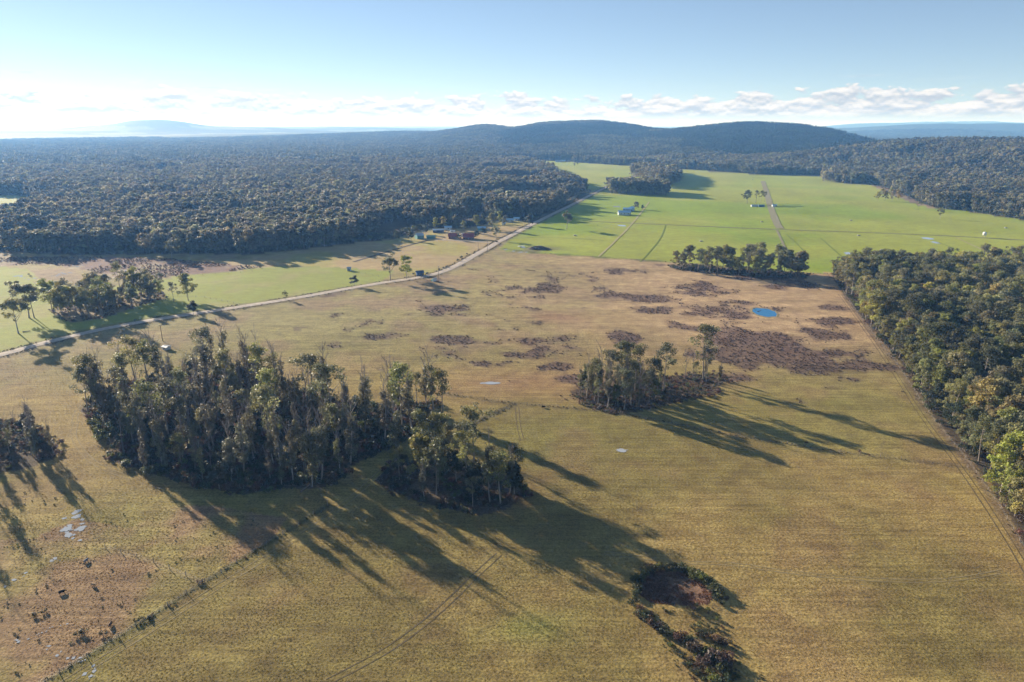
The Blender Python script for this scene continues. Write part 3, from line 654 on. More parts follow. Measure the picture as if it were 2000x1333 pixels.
# ------------------------------------------------------------------ WATER
def water_material(name, col, rough=.04):
    m, nt, N, L, out = new_mat(name); b = N.new('ShaderNodeBsdfPrincipled'); b.inputs['Base Color'].default_value = (*col, 1); b.inputs['Roughness'].default_value = rough; b.inputs['IOR'].default_value = 1.333; b.inputs['Specular IOR Level'].default_value = .5
    g = N.new('ShaderNodeNewGeometry'); bp = N.new('ShaderNodeBump'); bp.inputs['Strength'].default_value = .08; bp.inputs['Distance'].default_value = .03; L.new(noise_node(nt, 1.2, 3, .6, g.outputs['Position']), bp.inputs['Height']); L.new(bp.outputs[0], b.inputs['Normal']); L.new(b.outputs[0], out.inputs[0]); return m
MWATER = water_material('pond_water', (.015, .15, .34)); MPUD = water_material('puddle_water', (.38, .40, .42), .08)  # puddle base is pale for silt and for a painted-in reflected gleam
def pool(name, px, py, w, h, mat, lift=.07, n=40, rough=.25, seed=0, bank=None):
    cx, cy = G(px, py); rx = w / 2 / FPX * math.hypot(cy, CAM_H); ry = (G(px, py - h / 2)[1] - G(px, py + h / 2)[1]) / 2
    a = np.arange(n) / n * 2 * pi; k = 1 + rough * (fbm(np.cos(a) * 3 + 9, np.sin(a) * 3 + 9, 1.2, seed, 4) - .5) * 2.4
    x = cx + np.cos(a) * rx * k; y = cy + np.sin(a) * ry * k; z = height(x, y).max() + lift
    V = np.concatenate([np.stack([x, y, np.full(n, z)], 1), [[cx, cy, z]]]); F = np.stack([np.arange(n), (np.arange(n) + 1) % n, np.full(n, n)], 1)
    tag(link(name, np_mesh(name, V, [F], [mat])), kind='structure')
    if bank:
        k2 = k * 1.12; V2 = np.concatenate([np.stack([x, y, np.full(n, z + .004)], 1), np.stack([cx + np.cos(a) * rx * k2, cy + np.sin(a) * ry * k2, np.full(n, z + .12)], 1), np.stack([cx + np.cos(a) * rx * k2 * 1.2, cy + np.sin(a) * ry * k2 * 1.2, np.full(n, z - .4)], 1)]); i = np.arange(n); i2 = (i + 1) % n
        tag(link('pond_bank', np_mesh('pond_bank', V2, [np.concatenate([np.stack([i, i2, n + i2, n + i], 1), np.stack([n + i, n + i2, 2 * n + i2, 2 * n + i], 1)])], [bank], smooth=True)), kind='structure')
pool('pond', 1493, 611, 44, 17, MWATER, .05, 48, .12, 3, gravel_material('pond_mud', (.26, .21, .11)))
for k, (px, py, w, h) in enumerate([(958, 749, 36, 5), (1662, 496, 24, 6), (1811, 466, 17, 4.5), (1827, 474, 15, 4.5), (1215, 441, 16, 3), (1204, 404, 14, 2.5), (1214, 880, 22, 6), (1180, 486, 0, 0),
                                    (1022, 484, 9, 2), (987, 488, 6, 1.6), (1003, 491, 6, 1.4), (1017, 493, 11, 1.5), (1028, 493, 6, 1.4)]):
    if w: pool('puddle', px, py, w, h, MPUD, .05, 28, .5, 20 + k)
def gleam(P, w, seed):
    """a broken chain of small muddy pools, the wet gleam painted into their pale colour"""
    r = np.random.default_rng(seed); C = resample(smooth_line(P, 2), max(.8, w * .45)); V = []; F = []
    for i, c in enumerate(C):
        if r.random() < .28: continue
        c = c + r.normal(size=2) * w * .28; rx = w * (.10 + .30 * r.random() ** 1.5); ry = rx * (.5 + .6 * r.random()); th = r.random() * 3.14; n = 13; o = len(V)
        z = float(height(c[:1], c[1:])[0]) + .03 + .003 * i
        for q in range(n):
            a_ = q / n * 2 * pi; k = .65 + .7 * r.random(); x_ = math.cos(a_) * rx * k; y_ = math.sin(a_) * ry * k
            V.append((c[0] + x_ * math.cos(th) - y_ * math.sin(th), c[1] + x_ * math.sin(th) + y_ * math.cos(th), z))
        V.append((c[0], c[1], z)); F += [(o + q, o + (q + 1) % n, o + n) for q in range(n)]
    tag(link('shallow_water', np_mesh('shallow_water', np.array(V), [np.array(F)], [MPUD])), kind='structure')
gleam(GP([(150, 1000), (158, 1015), (150, 1028), (128, 1042)]), 4.5, 31); gleam(GP([(128, 1040), (150, 1048), (165, 1058)]), 2.0, 32); gleam(GP([(110, 1090), (70, 1112), (35, 1130), (5, 1146), (-20, 1160)]), 1.8, 33)
gleam(GP([(126, 1220), (100, 1227), (75, 1240), (55, 1250), (25, 1253)]), 1.1, 34); gleam(GP([(90, 1266), (115, 1278), (145, 1290), (165, 1294)]), 1.3, 35); gleam(GP([(185, 1300), (172, 1315), (180, 1325)]), 1.6, 36)
gleam(GP([(40, 538), (70, 545), (100, 540), (140, 534)]), 9.0, 37); gleam(GP([(100, 540), (125, 528), (150, 520)]), 6.0, 38); gleam(GP([(210, 524), (240, 528), (262, 533)]), 3.0, 39); gleam(GP([(-60, 512), (0, 510), (50, 516)]), 4.0, 40)

# ------------------------------------------------------------------ TREES: the copses, tree by tree
def weighted(rng, opts):
    r = rng.random() * sum(w for _, w in opts); s = 0
    for k, w in opts:
        s += w
        if r <= s: return k
    return opts[-1][0]
KINDWORD = {'gum': 'leafy gum', 'bushy': 'bushy round-crowned gum', 'column': 'slender bare-topped gum', 'dead': 'dead bare grey tree', 'small': 'small dark round tree', 'bright': 'fresh green gum', 'lone': 'spreading gum', 'plum': 'bare purplish tree'}
ORD = ['', 'second ', 'third ', 'fourth ', 'fifth ', 'sixth ', 'seventh ', 'eighth ', 'ninth ', 'tenth ', 'eleventh ', 'twelfth ', 'thirteenth ', 'fourteenth ', 'fifteenth ', 'sixteenth ', 'seventeenth ', 'eighteenth ', 'nineteenth ', 'twentieth ']
def ordinal(i): return ORD[i] if i < 20 else None
def side_of(P, x, y):
    """which side of the copse a tree stands on: front (towards the camera), back, left, right or middle"""
    c = P.mean(0); e = dist_line(np.array([x]), np.array([y]), P, True)[0]
    if e > 8: return 'middle'
    dx = (x - c[0]) / (np.ptp(P[:, 0]) + 1e-6); dy = (y - c[1]) / (np.ptp(P[:, 1]) + 1e-6)
    if abs(dx) > abs(dy) * 1.25: return 'left end' if dx < 0 else 'right end'
    return 'front edge' if dy < 0 else 'back edge'
def copse(P, n, dmin, opts, smin, smax, place, group, seed):
    rng = np.random.default_rng(seed); pts = dart(P, n, dmin, rng); rows = {}
    for (x, y) in pts:
        k = weighted(rng, opts); s = smin * .8 + (smax * 1.06 - smin * .8) * rng.random() ** 1.5
        if k == 'small': s = 0.6 + 0.7 * rng.random()
        elif P is COPSE_FRONT: s *= 1.1 if x < -16 else .72 if x > -7 else .9
        rows.setdefault((k, side_of(P, x, y)), []).append((x, y, s))
    for (k, side), L in rows.items():
        byx = side in ('front edge', 'back edge'); mid = side == 'middle'; L.sort(key=(lambda q: q[0] / q[1]) if byx or mid else (lambda q: q[1])); n_ = len(L)
        for i, (x, y, s) in enumerate(L):
            o = ordinal(i)
            if len(L) == 1: lab = f'the only {KINDWORD[k]} at the {side} of {place}'
            elif mid and i < 14 and i < n_ / 2: lab = f'{KINDWORD[k]}, {o}{"from left" if i else "leftmost"}, well inside {place}'
            elif mid and n_ - 1 - i < 14: lab = f'{KINDWORD[k]}, {ordinal(n_ - 1 - i)}{"from right" if n_ - 1 - i else "rightmost"}, well inside {place}'
            elif mid or o is None: lab = f'{KINDWORD[k]} in the heart of {place}' if mid else f'{KINDWORD[k]} towards the right of the {side} of {place}'
            else: lab = f'{KINDWORD[k]}, {o}{"from left" if byx and i else "leftmost" if byx else "nearest" }, {side} of {place}'
            plant_tree(k, x, y, s, lab, 'tree', group)
copse(COPSE_BIG, 200, 3.5, [('column', 66), ('gum', 14), ('dead', 9), ('small', 14)], .70, 1.20, 'the large dark copse', 'trees of the large copse', 11)
copse(COPSE_FRONT, 24, 4.4, [('gum', 56), ('column', 32), ('bushy', 6), ('small', 6)], .62, 1.08, 'the front clump', 'trees of the clump below the large copse', 12)
copse(COPSE_MID, 42, 3.2, [('gum', 34), ('column', 50), ('dead', 6), ('bright', 4)], .58, 1.0, 'the right paddock copse', 'trees of the paddock copse', 13)
copse(COPSE_MID_R, 6, 4.5, [('gum', 40), ('column', 45), ('dead', 15)], .60, .8, 'the tall-tree group', 'trees beside the paddock copse', 14)
copse(COPSE_WEST, 54, 3.5, [('bushy', 46), ('gum', 36), ('column', 18)], .74, 1.02, 'the roadside grove', 'trees of the roadside grove', 15)
copse(COPSE_EDGE, 26, 4.0, [('column', 62), ('gum', 12), ('small', 14), ('dead', 12)], .62, 1.05, 'the left-edge thicket', 'trees of the left edge thicket', 16)
copse(COPSE_NORTH, 44, 4.4, [('bushy', 50), ('gum', 50)], .78, 1.10, 'the pasture-fence row', 'trees on the pasture fence', 17)
# trees that stand alone: kind, base pixel, scale, label
for (k, px, py, s, lab) in [
    ('gum', 1374, 744, 1.28, 'tallest gum tree with broad crown at the right of the paddock copse'), ('bright', 1146, 771, .78, 'bright green tree at the left end of the paddock copse'),
    ('lone', 36, 651, 1.12, 'tall spreading gum standing alone left of the roadside grove'), ('lone', 57, 621, 1.15, 'leaning gum with flat crown behind the lone left gum'), ('gum', 67, 621, .95, 'darker gum close beside the leaning flat-crowned gum'),
    ('bushy', 368, 588, .98, 'dense gum tree right of the roadside grove with dark oval crown'), ('gum', 340, 590, .62, 'small thin gum between the grove and the dense oval gum'), ('small', 378, 616, .95, 'low dark round tree right beside the gravel road'),
    ('small', 693, 560, .85, 'round dark bush tree on the road verge below the white trough'), ('lone', 558, 586, .30, 'tiny shrubby tree on the verge midway along the road'), ('lone', 763, 549, 1.0, 'large round gum beside the road bend'), ('bushy', 794, 545, .95, 'tall narrow gum right of the large round roadside gum'),
    ('lone', 336, 506, .85, 'pale crowned gum standing in front of the left forest'), ('lone', 1107, 448, .98, 'solitary spreading gum in the green pasture beside the road'), ('lone', 969, 469, .7, 'dark tree beside the driveway and the road'),
    ('lone', 1459, 398, 1.0, 'broad flat-crowned gum left of the farm lane'), ('gum', 1476, 397, .88, 'slim gum between the flat-crowned gum and the lane'), ('gum', 1486, 397, .82, 'middle slim gum nearest the lane sheds'), ('gum', 1493, 395, .72, 'short gum right against the farm lane'),
    ('lone', 1836, 427, .62, 'small round tree alone by the far right forest'), ('gum', 1793, 411, .55, 'thin tree at the far pasture corner by the pale bank'), ('bushy', 1560, 540, 1.05, 'separate big gum at the right end of the fence row'), ('bushy', 1628, 536, .6, 'narrow dark tree at the corner of the right forest'),
    ('plum', 1243, 409, 1.15, 'bare purplish tree behind the blue roofed dairy'), ('small', 1255, 410, .7, 'dark garden tree right of the purplish tree'), ('small', 1694, 360, 1.2, 'dark round tree on the pale bank above the far pasture'),
    ('lone', 1122, 327, .55, 'small far tree right of the distant farmhouse'), ('lone', 1128, 324, .5, 'second small far tree right of the distant farmhouse'), ('lone', 1201, 321, .6, 'isolated far tree left of the farther shelter belt'), ('lone', 1219, 322, .7, 'far paddock tree just left of the farther shelter belt'),
    ('bushy', 930, 447, .8, 'grey green gum behind the blue roofed shed'), ('bushy', 962, 448, .95, 'large gum between the houses and the blue cottage'), ('bushy', 985, 441, .6, 'dark tree close to the road by the cottages'), ('small', 1034, 441, 1.5, 'dark round tree on the road edge past the houses'), ('small', 776, 470, .9, 'brown leaved small tree left of the green shed'),
    ('small', 803, 470, 1.0, 'dark tree left of the teal shed'), ('small', 831, 458, .9, 'dark tree between the teal shed and the long shed'), ('small', 896, 470, .7, 'garden tree between the two red cottages'), ('small', 931, 466, .9, 'dark garden tree right of the larger red house'), ('bushy', 906, 452, .6, 'grey gum just behind the larger red house'), ('bushy', 850, 447, .65, 'gum behind the long pale roofed shed'), ('small', 945, 460, .8, 'round tree on the lawn right of the red house'), ('bushy', 975, 436, .75, 'gum left of the blue forest cottages'),
    ('bushy', 866, 447, .7, 'gum right behind the white caravan'), ('bushy', 890, 446, .75, 'gum behind the red roofed houses'),
    ('column', 182, 800, 1.12, 'twin dark tree at the far left of the large copse'), ('column', 196, 797, 1.15, 'tall dark tree at the far left of the large copse beside its twin'), ('gum', 172, 806, .95, 'outermost left tree of the large copse'),
    ('gum', 978, 985, .86, 'gum with pale straight trunk at the front right corner of the clump'), ('small', 1005, 965, 1.15, 'round bushy tree at the right tip of the clump')]:
    x, y = G(px, py); plant_tree(k, x, y, s, lab)
for i, (px, py, s) in enumerate([(1714, 392, .75), (1728, 393, .85), (1742, 393, .9), (1754, 391, .75), (1721, 387, .8), (1738, 386, .85), (1750, 386, .7)]):
    x, y = G(px, py); plant_tree('bushy', x, y, s, 'rounded gum in the tight clump on the far right pasture', 'tree', 'clump on the far right pasture')
# trees just outside the left edge whose shadows cross the corner
for i, (x, y, s) in enumerate([(-178, 193, .95), (-184, 186, .9), (-176, 203, .85), (-190, 198, 1.0)]): plant_tree('column', x, y, s, 'slender gum just outside the left edge throwing its shadow into the corner', 'tree', 'trees outside the left edge')

# right-hand forest: the nearest 180 trees singly, the rest as one mass
rf_x, rf_y = jitter_grid(120, 640, 90, 640, 6.3, np.random.default_rng(33), .95)
mk = inpoly(rf_x, rf_y, RIGHT_FOREST) & in_view(rf_x, rf_y, 47)
gapn = fbm(rf_x, rf_y, 26, 77, 3); mk &= gapn > .33
rf_x, rf_y = rf_x[mk], rf_y[mk]
vis = np.abs(np.arctan2(rf_x, rf_y)) < RAD(38.5)
key = np.hypot(rf_x, rf_y) + np.where(vis, 0, 5000); order = np.argsort(key)
edge = dist_line(rf_x, rf_y, RIGHT_FOREST, True)
rr = random.Random(5); rf = {}
for q in order[:180]:
    k = rr.choices(['bushy', 'gum', 'bright', 'small'], [62, 24, 8, 6])[0]; s = rr.uniform(.62, 1.16) if edge[q] > 8 else rr.uniform(.42, .85)
    if k == 'small': s = rr.uniform(.7, 1.3)
    rf.setdefault((k, edge[q] < 9), []).append((rf_x[q], rf_y[q], s))
for (k, fr), L in rf.items():
    L.sort(key=lambda q: q[1])
    for i, (x, y, s) in enumerate(L):
        o = ordinal(i)
        lab = (f'{KINDWORD[k]}, {o}nearest along the fenced edge of the right forest' if fr and o is not None else f'{KINDWORD[k]} farther up the fenced edge of the right forest' if fr else f'{KINDWORD[k]}, {o}nearest of its sort behind the right forest edge' if o is not None else f'{KINDWORD[k]} inside the near part of the right forest')
        plant_tree(k, x, y, s, lab, 'tree', 'trees of the right forest')
def whole_mesh(p, name):
    """trunk and crown of a kind joined, for the masses"""
    n1 = len(p.trunk.vertices); n2 = len(p.crown.vertices)
    v = np.empty((n1 + n2) * 3, np.float32); p.trunk.vertices.foreach_get('co', v[:n1 * 3]); t = np.empty(n2 * 3, np.float32); p.crown.vertices.foreach_get('co', t); v[n1 * 3:] = t
    f1 = np.empty(len(p.trunk.loops), np.int32); p.trunk.loops.foreach_get('vertex_index', f1); f2 = np.empty(len(p.crown.loops), np.int32); p.crown.loops.foreach_get('vertex_index', f2)
    a = f1.reshape(-1, 4); b = f2.reshape(-1, 4) + n1
    tn = np.empty(len(b), np.float32); p.crown.attributes['tone'].data.foreach_get('value', tn)
    return np_mesh(name, v.reshape(-1, 3), [a, b], [p.trunk.materials[0], p.crown.materials[0]], np.concatenate([np.zeros(len(a), int), np.ones(len(b), int)]), np.concatenate([np.full(len(a), .5), tn]))
rest = order[180:]; rg = np.random.default_rng(44); n = len(rest)
ms = [whole_mesh(p, f'forest_gum_{i}') for i, p in enumerate(PROTOS['bushy'] + PROTOS['gum'][:3])]
scatter('gum_forest', np.stack([rf_x[rest], rf_y[rest], height(rf_x[rest], rf_y[rest])], 1), rg.random(n) * 6.28, .64 + .52 * rg.random(n), rg.integers(0, len(ms), n), ms, 'deeper part of the dense gum forest on the right', 'forest')

# ------------------------------------------------------------------ FORESTS beyond the paddocks
MIDT = [far_tree_mesh(f'far_gum_{i}', 1200 + i, (20, 21, 23, 19, 22, 20, 24, 18, 20, 17)[i], ('bushy', 'bushy', 'gum', 'lone', 'bushy', 'column', 'gum', 'lone', 'bushy', 'bushy')[i], 'far') for i in range(10)]
def forest_mask(x, y):
    D = np.hypot(x, y); gne = inpoly(x, y, GREEN_NE)
    left = inpoly(x, y, LEFT_FOREST) & ~inpoly(x, y, CLEARING)
    right = (~gne) & (x > 430) & (y > 620) & (y > 880 - .35 * (x - 550)) & ~inpoly(x, y, GP([(1650, 350), (1700, 362), (1755, 386), (1805, 407), (1830, 409), (1800, 398), (1760, 378), (1700, 356)]))
    back = (D > 1750) & ~gne & ~inpoly(x, y, CLEARING)
    road_gap = dist_line(x, y, ROAD) > 7
    return (left | right | back) & road_gap & (x < 8000)
gx, gy = jitter_grid(-1750, 1900, 560, 2250, 5.9, np.random.default_rng(51), .95)
D = np.hypot(gx, gy); mk = (D < 2250) & in_view(gx, gy, 44); gx, gy = gx[mk], gy[mk]
mk = forest_mask(gx, gy) & (fbm(gx, gy, 45, 91, 3) > .35) & (fbm(gx, gy, 160, 92, 3) > .30); gx, gy = gx[mk], gy[mk]
rg = np.random.default_rng(52); n = len(gx); right = gx > 430
for nm, m, lab in (('left_forest', ~right, 'wide dark gum forest spreading behind the left paddocks'), ('right_forest', right, 'gum forest climbing the slope beyond the far right pasture')):
    k = m.nonzero()[0]; P = np.stack([gx[k], gy[k], height(gx[k], gy[k])], 1)
    big = fbm(gx[k], gy[k], 120, 95, 3)
    scatter('gum_forest', P, rg.random(len(k)) * 6.28, np.where(rg.random(len(k)) < .38, .34 + .22 * rg.random(len(k)), .46 + .44 * big + .34 * rg.random(len(k))), rg.integers(0, len(MIDT), len(k)), MIDT, lab, 'forest')
r_ = np.random.default_rng(58); x, y = jitter_grid(-900, 1150, 560, 1700, 6.0, r_, .95); m = in_view(x, y, 43); x, y = x[m], y[m]
m = forest_mask(x, y); x, y = x[m], y[m]; inside = forest_mask(x * (1 - 34 / np.hypot(x, y)), y * (1 - 34 / np.hypot(x, y))); m = ~inside; x, y = x[m], y[m]; n = len(x)
scatter('forest_edge_scrub', np.stack([x, y, height(x, y)], 1), r_.random(n) * 6.28, .9 + 1.5 * r_.random(n), r_.integers(0, 6, n), SHRUBS['dark'] + SHRUBS['olive'], 'dark scrub along the near margins of the far forests', 'scrub')
for P_, n_, lab in ((FAR_COPSE_A, 5.5, 'nearer dark shelter belt in the far green pasture'), (FAR_COPSE_B, 6.5, 'farther shelter belt in the far green pasture'), (RIDGE_TREES, 8.0, 'tongue of trees reaching into the far pasture from the right')):
    lo, hi = P_.min(0), P_.max(0); x, y = jitter_grid(lo[0], hi[0], lo[1], hi[1], n_, rg, .9); m = inpoly(x, y, P_); x, y = x[m], y[m]; n = len(x)
    scatter('shelter_belt', np.stack([x, y, height(x, y)], 1), rg.random(n) * 6.28, .8 + .35 * rg.random(n), rg.integers(0, len(MIDT), n), MIDT, lab, 'trees')
PATCH = [patch_mesh(f'canopy_patch_{i}', 1300 + i, 'hill') for i in range(6)] + [patch_mesh(f'pine_patch_{i}', 1400 + i, 'pine', True, 40.0, 34) for i in range(4)]
gx, gy = jitter_grid(-7500, 7500, 1500, 8200, 33.0, np.random.default_rng(53), .7)
D = np.hypot(gx, gy); mk = (D > 2225) & (D < np.where(np.arctan2(gx, gy) < RAD(-5), 5900 + 1400 * (fbm(gx, gy, 700, 57, 3) - .4), 8200)) & in_view(gx, gy, 43); gx, gy = gx[mk], gy[mk]
mk = forest_mask(gx, gy)
for dx, dy in ((18, 18), (-18, 18), (18, -18), (-18, -18)): mk &= ~inpoly(gx + dx, gy + dy, GREEN_NE)
gx, gy = gx[mk], gy[mk]; n = len(gx)
az = np.degrees(np.arctan2(gx, gy)); D = np.hypot(gx, gy)
pine = (az > -1) & (az < 27) & (D < 3900) & (fbm(gx, gy, 420, 99, 3) > .43)
idx = np.where(pine, 6 + rg.integers(0, 4, n), rg.integers(0, 6, n)); P = np.stack([gx, gy, height(gx, gy) - 1.0], 1)
hl = np.where(az > -8, 1, 0)
for nm, m, lab in (('plantation', pine, 'dark pine plantation covering the middle hills'), ('a', ~pine & (hl == 1), 'gum forest over the middle and right hills'), ('b', ~pine & (hl == 0), 'farther gum forest reaching to the left horizon')):
    k = m.nonzero()[0]; scatter('pine_forest' if nm == 'plantation' else 'hill_forest', P[k], rg.random(len(k)) * 6.28, .85 + .35 * rg.random(len(k)), idx[k], PATCH, lab, 'forest')

# ------------------------------------------------------------------ UNDERGROWTH, HEATH, TUSSOCKS, REEDS
US = SHRUBS['dark'] + SHRUBS['brown'] + SHRUBS['olive']
def undergrowth(P, s, name, label, seed, smin, smax, wts=(5, 4, 2), grow=4.0, meshes=US):
    r = np.random.default_rng(seed); lo = P.min(0) - grow; hi = P.max(0) + grow
    x, y = jitter_grid(lo[0], hi[0], lo[1], hi[1], s, r, .95)
    d = dist_line(x, y, P, True); m = inpoly(x, y, P) | (d < grow * (fbm(x, y, 9, seed, 3) * 1.4 - .35)); m &= fbm(x, y, 8, seed + 3, 3) > .34
    x, y = x[m], y[m]; n = len(x); w = np.repeat(np.array(wts, float), 3); w /= w.sum()
    scatter(name, np.stack([x, y, height(x, y) - .1], 1), r.random(n) * 6.28, smin + (smax - smin) * r.random(n) ** 1.6, r.choice(9, n, p=w), meshes, label, 'undergrowth')
undergrowth(COPSE_BIG, 2.6, 'undergrowth', 'dark undergrowth on the floor of the large copse', 61, .35, 1.6)
undergrowth(COPSE_FRONT, 2.3, 'undergrowth', 'brown and green scrub under the clump below the large copse', 62, .3, 1.0, (3, 5, 3))
undergrowth(MID_SCRUB, 2.2, 'undergrowth', 'brown scrub around the copse in the right paddock', 63, .25, .8, (2, 6, 1))
undergrowth(COPSE_EDGE, 2.4, 'undergrowth', 'reddish brown scrub in the thicket at the left edge', 64, .3, .9, (2, 6, 1))
undergrowth(GP([(1240, 1190), (1300, 1192), (1390, 1186), (1428, 1235), (1448, 1300), (1430, 1345), (1360, 1345), (1300, 1262)]), 1.5, 'undergrowth', 'olive and brown scrub spreading below the reedy dam', 68, .10, .55, (2, 3, 6), 2.0)
undergrowth(GP([(1236, 1178), (1238, 1130), (1270, 1104), (1330, 1102), (1380, 1126), (1418, 1160), (1412, 1180), (1396, 1172), (1392, 1152), (1360, 1128), (1325, 1113), (1285, 1112), (1254, 1128), (1248, 1165)]), 1.2, 'undergrowth', 'dense green scrub ringing the reedy dam', 69, .25, .7, (5, 1, 5), .8)
undergrowth(COPSE_WEST, 3.2, 'undergrowth', 'sparse scrub under the roadside grove', 65, .25, .8, (2, 5, 2), 3.0)
undergrowth(COPSE_NORTH, 2.8, 'undergrowth', 'dark scrub below the row of trees on the pasture fence', 66, .35, 1.0, (6, 2, 2), 3.0)
undergrowth(RIGHT_FOREST, 3.8, 'undergrowth', 'low scrub on the floor of the right forest', 67, .4, 1.7, (3, 2, 5), 1.5)

# heath
def heath():
    r = np.random.default_rng(71); x, y = jitter_grid(-120, 330, 270, 560, 1.45, r, .95)
    m = inpoly(x, y, GP([(600, 575), (1000, 497), (1630, 540), (1800, 760), (1700, 790), (1000, 790), (560, 680)])); x, y = x[m], y[m]
    h = heath_mask(x, y); m = r.random(len(x)) < h * .36; x, y = x[m], y[m]; n = len(x)
    scatter('heath', np.stack([x, y, height(x, y) - .05], 1), r.random(n) * 6.28, np.stack([.22 + .22 * r.random(n)] * 2 + [.12 + .14 * r.random(n)], 1), r.choice(6, n, p=[.25, .25, .25, .09, .08, .08]), SHRUBS['heath'] + SHRUBS['brown'], 'dark low heath in patches across the rough paddock', 'heath')
    # scattered rushes and small bushes in the wet left corner, on the road verge and along fences
    x, y = jitter_grid(-160, 10, 110, 210, 1.9, r, .95); m = inpoly(x, y, GP([(-100, 1340), (100, 1333), (400, 1130), (560, 1030), (420, 985), (240, 1000), (60, 960), (-100, 980)])) & (fbm(x, y, 6, 72, 4) > .60) & (r.random(len(x)) < .6); x, y = x[m], y[m]; n = len(x)
    scatter('rushes', np.stack([x, y, height(x, y) - .05], 1), r.random(n) * 6.28, .07 + .17 * r.random(n) ** 2, r.integers(0, 6, n), SHRUBS['dark'] + SHRUBS['olive'], 'dark rush tufts dotting the wet corner at bottom left', 'rushes')
    C = resample(smooth_line(ROAD), 1.1); t = np.gradient(C, axis=0); t /= np.linalg.norm(t, axis=1)[:, None]; nn = np.stack([-t[:, 1], t[:, 0]], 1)
    q = C + nn * (4.9 + .9 * r.normal(size=len(C)) * .6)[:, None]; m = fbm(q[:, 0], q[:, 1], 14, 73, 3) > .40; q = q[m]; n = len(q)
    q2 = C - nn * (5.6 + .5 * r.normal(size=len(C)))[:, None]; q2 = q2[fbm(q2[:, 0], q2[:, 1], 14, 74, 3) > .52]; q = np.concatenate([q, q2]); n = len(q)
    scatter('roadside_scrub', np.stack([q[:, 0], q[:, 1], height(q[:, 0], q[:, 1]) - .05], 1), r.random(n) * 6.28, .16 + .30 * r.random(n) ** 2, r.integers(0, 9, n), US, 'dark scrub lining the verges of the gravel road', 'scrub')
    q = []
    for P, sp, k in ((FENCE_N, 1.1, .8), (FENCE_MID, 1.6, .4), (FENCE_DIAG, .8, .7), (FENCE_SW, 1.0, .5), (FENCE_E, 1.6, .7), (GP([(100, 1333), (110, 1328)]), 1, 1)):
        c = resample(P, sp); c = c + r.normal(size=c.shape) * k; q.append(c[r.random(len(c)) < .75])
    q = np.concatenate(q); n = len(q)
    scatter('fence_line_growth', np.stack([q[:, 0], q[:, 1], height(q[:, 0], q[:, 1]) - .05], 1), r.random(n) * 6.28, .10 + .22 * r.random(n) ** 2, r.integers(0, 9, n), US, 'rank grass and scrub grown up along the fence lines', 'scrub')
    # wetland rushes
    x, y = jitter_grid(-620, -150, 480, 640, 3.0, r, .95); m = inpoly(x, y, WETLAND) & (fbm(x, y, 20, 75, 4) > .47); x, y = x[m], y[m]; n = len(x)
    scatter('wetland_scrub', np.stack([x, y, height(x, y) - .05], 1), r.random(n) * 6.28, .25 + .35 * r.random(n), r.choice(6, n, p=[.2, .2, .2, .14, .13, .13]), SHRUBS['heath'] + SHRUBS['brown'], 'reddish scrub over the wetland left of the road', 'scrub')
heath()

def tuft_mesh(name, seed, nb=10, h=.06, w=.24, bw=.07, mat=None):
    r = np.random.default_rng(seed); V = []; F = []
    for i in range(nb):
        a = r.random() * 6.28; d = np.array([math.cos(a), math.sin(a)]); b = d * w * .3 * r.random(); t = b + d * w * (.3 + .7 * r.random()); hh = h * (.55 + .6 * r.random()); pr = np.array([-d[1], d[0]]) * bw
        m_ = (b + t) / 2 * .9; o = len(V)
        V += [(*(b - pr), -.03), (*(b + pr), -.03), (*(m_ + pr * .8), hh * .7), (*(m_ - pr * .8), hh * .7), (*t, hh)]
        F += [(o, o + 1, o + 2, o + 3), (o + 3, o + 2, o + 4, o + 4)]
    V = np.array(V); q = np.array([f for f in F if f[2] != f[3]]); t3 = np.array([f[:3] for f in F if f[2] == f[3]])
    return np_mesh(name, V, [q, t3], [mat])
def tuft_material():
    m, nt, N, L, out = new_mat('tussock_grass'); b = N.new('ShaderNodeBsdfDiffuse'); tr = N.new('ShaderNodeBsdfTranslucent'); mx = N.new('ShaderNodeMixShader'); mx.inputs[0].default_value = .5
    a = N.new('ShaderNodeAttribute'); a.attribute_type = 'INSTANCER'; a.attribute_name = 'tint'
    L.new(a.outputs['Color'], b.inputs[0]); L.new(a.outputs['Color'], tr.inputs[0]); L.new(b.outputs[0], mx.inputs[1]); L.new(tr.outputs[0], mx.inputs[2]); L.new(mx.outputs[0], out.inputs[0]); return m
